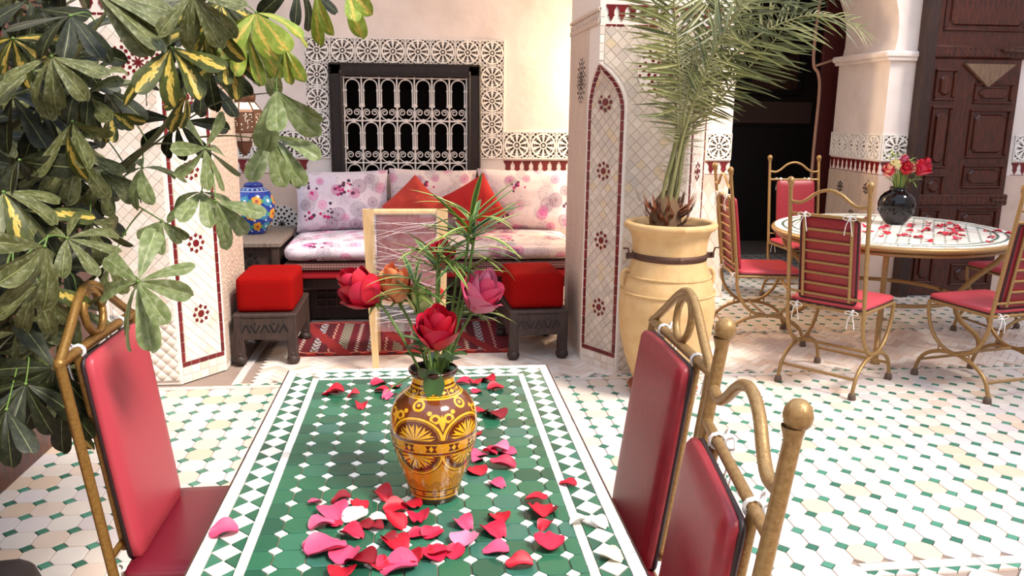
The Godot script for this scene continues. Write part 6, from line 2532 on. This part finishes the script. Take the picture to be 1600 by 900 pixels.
# a rose: stem from the vase's mouth, sepals, petals in whorls; axis is where the bloom looks
func rose(label: String, foot: Vector3, head: Vector3, axis: Vector3, size: float, mats: Array, open: float, group: String) -> Node3D:
	var o := thing("rose", label, "rose", foot, 0.0, group)
	var st := mb()
	var h := head - foot
	axis = axis.normalized()
	tube(st, smooth_path([Vector3.ZERO, h * 0.5 + Vector3(0, 0.012, 0), h - axis * size * 0.25, h], 6), [0.0025] if false else 0.0026, 6)
	obj("stem", st, M.stem, o)
	var f := frame_at(axis, Vector3(0.2, 0.1, 1))
	var B := Basis(f.x, f.z, -f.y)
	st = mb()
	for i in 5:
		var a := TAU * i / 5
		var v := B * Vector3(sin(a), 0, cos(a))
		tube(st, [h, h + v * size * 0.2 + axis * size * 0.02, h + v * size * 0.42 - axis * size * 0.06 * (1.0 + open)], [0.004, 0.003, 0.0006], 5)
	ball(st, h, size * 0.13, 8)
	obj("sepal", st, M.stem, o)
	var layers := [[0.1, 1.0, 2.6, -0.2, 0.6, 1], [0.18, 1.0, 2.0, -0.2, 0.5, 2], [0.27, 0.98, 1.6, -0.14, 0.4, 2], [0.36, 0.93, 1.35, -0.1 + 0.2 * open, 0.3, 3], [0.44, 0.87, 1.2, 0.3 * open, 0.22, 3], [0.5, 0.8, 1.05, 0.4 * open, 0.16, 3], [0.53, 0.7, 0.95, 0.65 * open, 0.12, 3]]
	var turn := 0.0
	for l in layers:
		var pm := bloom_petal(l[0] * size, l[1] * size * 1.28, l[2], l[3], l[4])
		for i in int(l[5]):
			turn += TAU / float(l[5])
			put("petal", pm, mats[rng.randi() % mats.size()], o, Transform3D(B * Basis(Vector3.UP, turn), h) * Transform3D(Basis(Vector3.RIGHT, rng.randfn(0, 0.05)), Vector3.ZERO))
		turn += 0.7
	return o

func two_tone_blade(w: float, droop: float, edge: Color, core: Color) -> ArrayMesh:
	var st := mb()
	st.set_smooth_group(-1)
	var xs := [-1.0, -0.62, 0.0, 0.62, 1.0]
	var cs := [edge, core, core, edge]
	var rows := []
	for i in 9:
		var t := i / 8.0
		var ww := maxf(w * pow(sin(PI * (0.1 + 0.9 * t)), 0.7), 0.0006) if t < 1.0 else 0.0006
		var row := []
		for x in xs:
			row.append(Vector3(x * ww, -droop * t * t + absf(x) * ww * 0.45, t - droop * 0.25 * t * t))
		rows.append(row)
	for i in 8:
		for k in 4:
			st.set_color(cs[k].srgb_to_linear())
			quad(st, rows[i][k], rows[i + 1][k], rows[i + 1][k + 1], rows[i][k + 1])
	return done(st)

func broad_leaf(w: float, droop: float) -> ArrayMesh:
	var st := mb()
	var g := []
	var uvs := []
	for i in 9:
		var row := []
		var ur := []
		var t := i / 8.0
		var ww := maxf(w * pow(sin(PI * (0.04 + 0.94 * t)), 0.8) * (1.0 - 0.25 * t), 0.001)
		for j in 7:
			var u := -1.0 + j / 3.0
			row.append(Vector3(u * ww, -droop * t * t + absf(u) * ww * 0.3 + 0.02 * sin(t * 9.0) * absf(u), 1.0 - t if false else t))
			ur.append(Vector2(u * 0.5 + 0.5, t))
		g.append(row)
		uvs.append(ur)
	g.reverse()
	uvs.reverse()
	sheet(st, g, uvs)
	return done(st)

func along(at: Vector3, d: Vector3, up: Vector3, size: float) -> Transform3D:
	d = d.normalized()
	var x := up.cross(d)
	if x.length() < 0.05:
		x = Vector3(1, 0.1, 0).cross(d)
	x = x.normalized()
	return Transform3D(Basis(x * size, d.cross(x).normalized() * size, d * size), at)

func yellow_vase() -> void:
	var at := Vector3(0.014, 0.7497, -1.405)
	var o := thing("vase", "carved ochre-yellow ceramic vase with brown fans standing on the green table", "vase", at, 0.19)
	var st := mb()
	var prof := [Vector2(0.001, 0.0), Vector2(0.044, 0.0), Vector2(0.0465, 0.004), Vector2(0.0465, 0.012), Vector2(0.05, 0.024), Vector2(0.058, 0.05), Vector2(0.068, 0.08), Vector2(0.0755, 0.106), Vector2(0.0795, 0.13), Vector2(0.0795, 0.15), Vector2(0.076, 0.172), Vector2(0.067, 0.19), Vector2(0.054, 0.203), Vector2(0.044, 0.211), Vector2(0.0395, 0.219), Vector2(0.0385, 0.228), Vector2(0.0395, 0.236), Vector2(0.044, 0.241), Vector2(0.0445, 0.246), Vector2(0.041, 0.248)]
	var cv := []
	for i in prof.size():
		cv.append(Vector3(prof[i].x, prof[i].y, 0))
	var fine := []
	for p in smooth_path(cv.slice(4), 4):
		fine.append(Vector2(p.x, p.y))
	var all := [prof[1], prof[2], prof[3]]
	all.append_array(fine)
	lathe(st, all, 56)
	var vm := mat(Color.WHITE, 0.13)
	vm.albedo_texture = vase_print()
	vm.clearcoat_enabled = true
	vm.clearcoat = 0.6
	vm.clearcoat_roughness = 0.05
	obj("body", st, vm, o)
	st = mb()
	lathe(st, [Vector2(0.041, 0.248), Vector2(0.036, 0.24), Vector2(0.034, 0.2)], 40)
	lathe(st, [Vector2(0.034, 0.215), Vector2(0.001, 0.216)], 40)
	obj("inside", st, M.piping, o)
	var mouth := at + Vector3(0, 0.225, 0)
	var pm := petal_mats()
	var g := "roses in the yellow vase"
	rose("crimson rosebud leaning far left out of the yellow vase", mouth + Vector3(-0.015, 0, 0.005), Vector3(-0.084, 1.112, -1.43), Vector3(-0.7, 0.7, 0.2), 0.064, [pm["c"], pm["k"]], 0.2, g)
	rose("large open crimson rose facing forward over the yellow vase's mouth", mouth + Vector3(0.008, 0, 0.015), Vector3(0.021, 1.05, -1.345), Vector3(0.0, 0.95, 0.3), 0.062, [pm["c"], pm["k"], pm["c"]], 0.4, g)
	rose("bright pink rose on the right of the bouquet in the yellow vase", mouth + Vector3(0.018, 0, -0.005), Vector3(0.086, 1.1, -1.41), Vector3(0.35, 0.85, 0.35), 0.064, [pm["p"], pm["l"], pm["p"]], 0.5, g)
	rose("orange rose half hidden behind leaves, left in the yellow vase", mouth + Vector3(-0.005, 0, -0.01), Vector3(-0.045, 1.105, -1.47), Vector3(-0.25, 0.9, 0.3), 0.056, [mat(hexa("f08a58"), 0.5), mat(hexa("f2a070"), 0.5)], 0.4, g)
	rose("small red rose highest at the bouquet's back in the yellow vase", mouth + Vector3(0.005, 0, -0.015), Vector3(0.03, 1.16, -1.5), Vector3(0.1, 0.9, 0.3), 0.044, [pm["k"], pm["c"]], 0.4, g)
	rose("pale green unopened rosebud in the bouquet's middle in the yellow vase", mouth + Vector3(0.0, 0, 0.005), Vector3(-0.008, 1.09, -1.44), Vector3(0.0, 1.0, 0.1), 0.04, [mat(hexa("b9bf7e"), 0.5), mat(hexa("9aab62"), 0.5)], 0.1, g)
	# greenery: striped grassy whorls on tall stalks
	var sp := thing("foliage_spray", "striped narrow-leaved green sprays rising from the yellow vase", "foliage", mouth)
	var edge := hexa("b9bf5e")
	var core := hexa("47692a")
	var blades := [two_tone_blade(0.036, 0.18, edge, core), two_tone_blade(0.036, 0.42, edge, core), two_tone_blade(0.05, 0.05, hexa("8aa048"), hexa("3d5f28")), two_tone_blade(0.045, 0.3, hexa("4f7034"), hexa("38572a"))]
	var bm := mat(Color.WHITE, 0.4)
	bm.vertex_color_use_as_albedo = true
	bm.backlight_enabled = true
	bm.backlight = Color(0.16, 0.2, 0.06)
	var whorls := [[Vector3(0.069, 0.298, 0.0), 28, 0.12, 0.5, 0.05], [Vector3(0.072, 0.25, 0.005), 10, 0.1, 0.2, 0.03], [Vector3(0.01, 0.232, -0.01), 26, 0.115, 0.35, 0.04], [Vector3(-0.03, 0.18, -0.012), 18, 0.1, 0.25, 0.03], [Vector3(0.05, 0.14, -0.015), 14, 0.105, 0.1, 0.03], [Vector3(0.045, 0.2, -0.015), 10, 0.1, 0.2, 0.03]]
	for wdat in whorls:
		var c: Vector3 = wdat[0]
		st = mb()
		tube(st, smooth_path([Vector3(c.x * 0.15, 0, c.z), Vector3(c.x * 0.7, c.y * 0.5, c.z), c], 6), 0.0025, 6)
		obj("stalk", st, M.stem, sp)
		for i in int(wdat[1]):
			var a := TAU * (i * 0.382) + rng.randf() * 0.4
			var lift := rng.randfn(wdat[3], 0.35)
			var d := Vector3(cos(a), lift, sin(a) * (1.0 if sin(a) < 0.0 else 0.55))
			var at2: Vector3 = c - Vector3(0, rng.randf() * wdat[4], 0)
			put("blade", blades[rng.randi() % 3 if rng.randf() < 0.8 else 3], bm, sp, along(at2, d, Vector3.UP, float(wdat[2]) * rng.randf_range(0.7, 1.12)))
	# long low blade hanging to the left, and rose leaves round the mouth
	put("blade", blades[0], bm, sp, along(Vector3(-0.02, 0.02, 0.02), Vector3(-0.6, -0.1, 0.35), Vector3.UP, 0.085))
	var lv := broad_leaf(0.36, 0.22)
	var lm := tones(["2f4a24", "3c5a2c", "28401f", "4a6636"], 0.35)
	for i in 16:
		var a := TAU * i / 16.0 + rng.randf() * 0.3
		put("rose_leaf", lv, lm[i % 4], sp, along(Vector3(cos(a) * 0.02, rng.randf_range(0.02, 0.07), sin(a) * 0.02), Vector3(cos(a), rng.randf_range(-0.1, 0.9), sin(a)), Vector3.UP, rng.randf_range(0.035, 0.06)))
	put("rose_leaf", lv, lm[1], sp, along(Vector3(0.0, 0.03, 0.036), Vector3(0.02, -1.0, 0.35), Vector3(0, 0.4, 1), 0.06))

# ---------------------------------------------------------------- black vase on the oval table
func black_vase() -> void:
	var at := Vector3(3.11, 0.7415, -5.06)
	var o := thing("vase", "round glossy black vase with matte spotted foot on the oval table", "vase", at)
	var st := mb()
	lathe(st, [Vector2(0.109, 0.095), Vector2(0.117, 0.12), Vector2(0.116, 0.145), Vector2(0.104, 0.18), Vector2(0.082, 0.205), Vector2(0.058, 0.22), Vector2(0.05, 0.226), Vector2(0.05, 0.236), Vector2(0.058, 0.242), Vector2(0.052, 0.246), Vector2(0.044, 0.236), Vector2(0.04, 0.2)], 40)
	obj("body", st, M.black_glaze, o)
	st = mb()
	lathe(st, [Vector2(0.001, 0), Vector2(0.05, 0.0), Vector2(0.07, 0.018), Vector2(0.095, 0.055), Vector2(0.109, 0.095)], 40)
	var foot := obj("foot", st, M.black_matte, o)
	st = mb()
	for i in 60:
		var a := TAU * i * 0.618
		var y := 0.07 + 0.03 * rng.randf()
		var r := lerpf(0.095, 0.109, clampf((y - 0.055) / 0.04, 0, 1))
		ball(st, Vector3(sin(a) * r, y, cos(a) * r), rng.randf_range(0.004, 0.009), 6, 1.0)
	obj("glaze_drops", st, M.black_glaze, foot).set_meta("kind", "stuff")
	var mouth := at + Vector3(0, 0.225, 0)
	var pm := petal_mats()
	var peach := [mat(hexa("e39a80"), 0.5), mat(hexa("e8ab90"), 0.5)]
	var cream := [mat(hexa("ece3b4"), 0.5), mat(hexa("e6dca8"), 0.5)]
	var list := [
		["big crimson rose furthest right in the black vase", Vector3(0.098, 0.13, 0.03), 0.095, [pm["c"], pm["k"]], 0.7],
		["scarlet rose in the middle of the black vase", Vector3(0.005, 0.135, 0.035), 0.07, [pm["c"]], 0.4],
		["peach rosebud beside the scarlet rose in the black vase", Vector3(0.042, 0.145, 0.03), 0.055, peach, 0.3],
		["peach and red rose furthest left in the black vase", Vector3(-0.095, 0.12, 0.03), 0.07, [peach[0], pm["k"], peach[1]], 0.4],
		["creamy yellow rosebud in the black vase", Vector3(-0.06, 0.16, 0.03), 0.06, cream, 0.3],
		["small pink rose highest among the flowers of the black vase", Vector3(0.01, 0.2, 0.0), 0.05, [pm["p"], pm["l"]], 0.5],
	]
	for e in list:
		rose(e[0], mouth + Vector3(e[1].x * 0.25, 0, e[1].z * 0.2), mouth + e[1] - Vector3(0, 0.03, 0), Vector3(e[1].x * 4.0, 1.0, 0.5), e[2], e[3], e[4], "roses in the black vase")
	var sp := thing("foliage_spray", "bright green leaf tuft and stems among the black vase's roses", "foliage", mouth)
	var blades := [two_tone_blade(0.06, 0.2, hexa("c6cc5a"), hexa("6f8f34")), two_tone_blade(0.05, 0.4, hexa("a4b850"), hexa("4f7a30"))]
	var bm := mat(Color.WHITE, 0.4)
	bm.vertex_color_use_as_albedo = true
	for wd in [[Vector3(-0.055, 0.22, 0.0), 18, 0.085, 0.5], [Vector3(0.05, 0.18, 0.0), 12, 0.09, 0.5], [Vector3(0.07, 0.06, 0.02), 8, 0.09, 0.1]]:
		for i in int(wd[1]):
			var a := TAU * i * 0.382 + rng.randf()
			put("blade", blades[i % 2], bm, sp, along(wd[0], Vector3(cos(a), rng.randfn(wd[3], 0.35), sin(a)), Vector3.UP, wd[2] * rng.randf_range(0.7, 1.1)))
	for i in 22:
		var a := TAU * i * 0.618
		st = mb()
		var r := 0.03 + 0.045 * rng.randf()
		tube(st, [Vector3(cos(a) * 0.02, -0.01, sin(a) * 0.02), Vector3(cos(a) * r * 0.6, 0.07, sin(a) * 0.03), Vector3(cos(a) * r, 0.13, sin(a) * 0.03)], 0.004, 5)
		obj("stalk", st, M.stem if i % 2 else mat(hexa("86964a"), 0.5), sp)

# ---------------------------------------------------------------- fallen petals
func petals() -> void:
	var pm := petal_mats()
	var words := {"p": "pink", "c": "crimson", "k": "pink-red", "d": "dark red", "w": "white", "y": "creamy white", "l": "pale lilac-pink", "b": "whitish-centred red"}
	var shapes := []
	for i in 8:
		shapes.append(petal_patch(i * 7 + 2))
	for t in 2:
		var spots: Array = table_petal_spots() if t == 0 else oval_petal_spots()
		for q in spots:
			var sz: float = (0.034 if t == 0 else 0.04) * float(q[2])
			var xf := Transform3D(Basis.from_euler(Vector3(rng.randfn(0, 0.1), rng.randf() * TAU, rng.randfn(0, 0.1))).scaled(Vector3(sz * rng.randf_range(0.95, 1.2), sz * rng.randf_range(0.7, 1.2), sz)), Vector3(q[0], 0.7505 if t == 0 else 0.742, q[1]))
			var o := put("rose_petal", shapes[rng.randi() % 8], pm[q[3]], self, xf)
			# settle it on the tabletop
			var low := 9.0
			var bb: AABB = o.mesh.get_aabb()
			for k in 8:
				low = minf(low, (xf.basis * bb.get_endpoint(k)).y)
			o.position.y = (0.7498 if t == 0 else 0.7413) - low * 0.55
			tag(o, "%s rose petal, %s the %s vase of those %s" % [words[q[3]], q[4], "yellow" if t == 0 else "black", q[5]], "petal", "rose petals on the green table" if t == 0 else "rose petals on the oval table")

# ---------------------------------------------------------------- the umbrella tree on the left
func leaflet_mesh(droop: float, fold: float, wide: float, twist: float) -> ArrayMesh:
	# obovate leaflet along +z, one long, midrib down the middle, rounded tip
	var st := mb()
	var g := []
	var uvs := []
	for i in 11:
		var t := 1.0 - pow(1.0 - i / 10.0, 1.8)
		var w := wide * pow(t, 0.85) * sqrt(maxf(1.0 - pow(t, 6.0), 0.0)) + 0.012 * (1.0 - t)
		var row := []
		var ur := []
		for j in 7:
			var u := -1.0 + j / 3.0
			row.append(Vector3(u * w, -droop * t * t + fold * absf(u) * w - 0.12 * u * u * w + twist * u * w * t, t - droop * 0.3 * t * t + 0.02 * sin(t * 8.0) * u))
			ur.append(Vector2(u * 0.5 + 0.5, t))
		g.append(row)
		uvs.append(ur)
	g.reverse()
	uvs.reverse()
	sheet(st, g, uvs)
	return done(st)

func leaf_print(base: String, light: String, yellow: float, dust: float, seed_: int) -> ImageTexture:
	var n := 160
	var im := Image.create(n, n, false, Image.FORMAT_RGB8)
	var nz := FastNoiseLite.new()
	nz.seed = seed_
	nz.frequency = 0.022
	nz.fractal_octaves = 3
	for y in n:
		for x in n:
			var u := absf(x - n / 2.0) / (n / 2.0)
			var v := float(y) / n
			var c := hexa(base).lerp(hexa(light), clampf(0.3 + nz.get_noise_2d(x * 0.5, y) * 0.8, 0, 1))
			if u < 0.035:
				c = c.lerp(hexa("b9c07a"), 0.6)
			var vein := absf(fposmod(v * 9.0 + u * 2.2, 1.0) - 0.5)
			if vein > 0.47:
				c = c.lightened(0.06)
			if dust > 0.0:
				var k := nz.get_noise_2d(x * 0.7 + 300, y * 1.7)
				if k > 0.0:
					c = c.lerp(hexa("a3a48c"), clampf(k * 1.4, 0, 1) * dust)
			if yellow > 0.0 and u + nz.get_noise_2d(x * 1.2, y * 1.2 + 90) * 0.55 < yellow * (1.0 - absf(v - 0.5) * 0.9):
				c = hexa("a58a34").lerp(hexa("c4ae5c"), clampf(nz.get_noise_2d(x * 3, y * 3) + 0.5, 0, 1))
			im.set_pixel(x, y, c)
	return ImageTexture.create_from_image(im)

func schefflera() -> void:
	var pot := thing("plant_pot", "terracotta pot of the leafy umbrella tree, at the courtyard's left wall", "pot", Vector3(-1.36, 0, -1.22))
	var st := mb()
	lathe(st, [Vector2(0.001, 0), Vector2(0.15, 0.0), Vector2(0.2, 0.28), Vector2(0.22, 0.285), Vector2(0.22, 0.33), Vector2(0.195, 0.33), Vector2(0.19, 0.29), Vector2(0.001, 0.29)], 28)
	obj("body", st, M.terracotta, pot)
	var o := thing("umbrella_tree", "leafy umbrella tree with dusty green and yellow-marked leaflets filling the left side", "tree", Vector3(-1.36, 0.29, -1.22))
	var off := -o.position
	st = mb()
	tube(st, smooth_path([Vector3(0, 0, 0), Vector3(0.05, 0.4, -0.05), Vector3(0.08, 0.9, -0.15), Vector3(0.1, 1.5, -0.3), Vector3(0.15, 2.0, -0.4)], 6), 0.02, 8)
	obj("trunk", st, M.bark, o)
	var nodes := []
	var bi := 0
	for b in branch_paths():
		var path := smooth_path(b, 8)
		var local := []
		for p in path:
			local.append(p + off)
			nodes.append(p + off)
		st = mb()
		var r0: float = [0.009, 0.007, 0.008, 0.003, 0.0025, 0.003, 0.0025, 0.005][bi]
		var rad := []
		for i in local.size():
			rad.append(r0 * (1.0 - 0.55 * i / local.size()))
		tube(st, local, rad, 7)
		obj("branch", st, M.stem_dark if bi != 5 else M.stem, o)
		if bi in [0, 1, 2, 7]:
			st = mb()
			tube(st, smooth_path([Vector3(0.07, 0.3 + 0.25 * (bi % 4), -0.12), (local[0] + Vector3(0.05, 0.6, -0.1)) * 0.5, local[0]], 6), r0, 7)
			obj("branch", st, M.bark, o)
		bi += 1
	var kinds := []
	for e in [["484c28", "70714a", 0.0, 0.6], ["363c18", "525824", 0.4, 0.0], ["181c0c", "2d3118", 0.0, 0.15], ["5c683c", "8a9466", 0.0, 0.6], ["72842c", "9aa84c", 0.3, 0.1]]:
		var m := mat(Color.WHITE, 0.46)
		m.metallic_specular = 0.35
		m.albedo_texture = leaf_print(e[0], e[1], e[2], e[3], 200 + kinds.size())
		m.backlight_enabled = true
		m.backlight = hexa(e[1]).darkened(0.45)
		kinds.append(m)
	var shapes := [leaflet_mesh(0.15, 0.2, 0.23, 0.0), leaflet_mesh(0.35, 0.3, 0.24, 0.2), leaflet_mesh(0.55, 0.15, 0.25, -0.25), leaflet_mesh(0.25, 0.45, 0.23, 0.3), leaflet_mesh(0.08, 0.1, 0.24, -0.1)]
	for s in leaf_spots():
		compound_leaf(o, Vector3(s[0], s[1], s[2]) + off, s[3], s[4], s[5], s[6], kinds[s[7]], shapes, nodes, kinds[1] if s[7] in [2, 0] else null)
	# the deep of the crown behind
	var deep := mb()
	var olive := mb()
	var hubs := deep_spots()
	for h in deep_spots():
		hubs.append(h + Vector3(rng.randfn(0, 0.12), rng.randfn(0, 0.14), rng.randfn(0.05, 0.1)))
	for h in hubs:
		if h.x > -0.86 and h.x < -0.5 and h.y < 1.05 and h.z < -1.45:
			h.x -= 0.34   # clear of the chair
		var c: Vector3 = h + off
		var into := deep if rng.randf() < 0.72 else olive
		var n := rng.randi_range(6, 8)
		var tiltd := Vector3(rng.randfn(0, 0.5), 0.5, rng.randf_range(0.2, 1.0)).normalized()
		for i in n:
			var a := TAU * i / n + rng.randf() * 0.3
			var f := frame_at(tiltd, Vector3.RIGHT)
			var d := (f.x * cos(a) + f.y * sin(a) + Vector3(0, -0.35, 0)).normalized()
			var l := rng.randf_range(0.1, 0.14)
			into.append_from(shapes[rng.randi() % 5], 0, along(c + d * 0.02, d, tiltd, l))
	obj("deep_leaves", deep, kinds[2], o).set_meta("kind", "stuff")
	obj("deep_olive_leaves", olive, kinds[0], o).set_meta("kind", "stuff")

func compound_leaf(o: Node3D, c: Vector3, L: float, n: int, dir: float, span: float, m: Material, shapes: Array, nodes: Array, odd: Material) -> void:
	# petiole from the nearest branch, then leaflets spread round the hub
	var best: Vector3 = nodes[0]
	for p in nodes:
		if p.distance_to(c) < best.distance_to(c):
			best = p
	var st := mb()
	if best.distance_to(c) > 0.012:
		tube(st, smooth_path([best, (best + c) / 2 + Vector3(0, 0.02, -0.02), c], 5), 0.0017, 5)
	ball(st, c, 0.004, 6)
	var leaf := obj("leaf", st, M.stem, o)
	var face := Vector3(rng.randfn(0.25, 0.45), rng.randf_range(0.2, 1.1), rng.randf_range(0.3, 1.0)).normalized()
	var a0 := deg_to_rad(dir)
	for i in n:
		var k := (float(i) + 0.5) / n - 0.5
		var a := a0 + deg_to_rad(span) * k + rng.randfn(0, 0.06)
		# directions in the plane across the leaf's face
		var right := Vector3.UP.cross(face).normalized()
		var down := right.cross(face).normalized() * -1.0
		if down.y > 0.0:
			down = -down
		var d := right * cos(a) + down * sin(a)
		d = (d + Vector3(0, -0.34, 0) + face * rng.randf_range(-0.4, 0.35)).normalized()
		var stalk := 0.16 * L
		var l := L * (1.0 - 0.28 * absf(k) * (1.0 if span > 250.0 else 0.6)) * rng.randf_range(0.88, 1.08)
		var up := (face + Vector3(rng.randfn(0, 0.45), rng.randfn(0, 0.35), rng.randfn(0, 0.2))).normalized()
		put("leaflet", shapes[rng.randi() % shapes.size()], odd if odd != null and rng.randf() < 0.03 else m, leaf, along(c + d * stalk * 0.3, d, up, l * 1.3))

# ---------------------------------------------------------------- bag at the frame's corner
func carry_bag() -> void:
	var o := thing("bag", "black bag with thin yellow piping standing left of the bright red chair", "bag", Vector3(-1.015, 0, -1.72), 0.3)
	var st := mb()
	round_box(st, Vector3(0, 0.22, 0), Vector3(0.3, 0.44, 0.2), 0.07, 8)
	obj("body", st, mat(hexa("1c1416"), 0.6), o)
	st = mb()
	tube(st, smooth_path([Vector3(-0.12, 0.432, 0.075), Vector3(0.02, 0.436, 0.085), Vector3(0.1, 0.41, 0.09), Vector3(0.142, 0.34, 0.085), Vector3(0.148, 0.05, 0.085)], 6), 0.004, 6)
	obj("piping", st, mat(hexa("d9c02a"), 0.6), o)
	# its strap slung over to the chair
	st = mb()
	tube(st, smooth_path([Vector3(0.12, 0.28, 0.06), Vector3(0.2, 0.34, 0.16), Vector3(0.25, 0.41, 0.22), Vector3(0.29, 0.42, 0.21)], 6), 0.012, 8)
	obj("strap", st, mat(hexa("1c1416"), 0.6), o)
	st = mb()
	box(st, Vector3(0.265, 0.428, 0.22), Vector3(0.04, 0.012, 0.026), 0.003)
	obj("yellow_tab", st, mat(hexa("d9b42a"), 0.6), o)
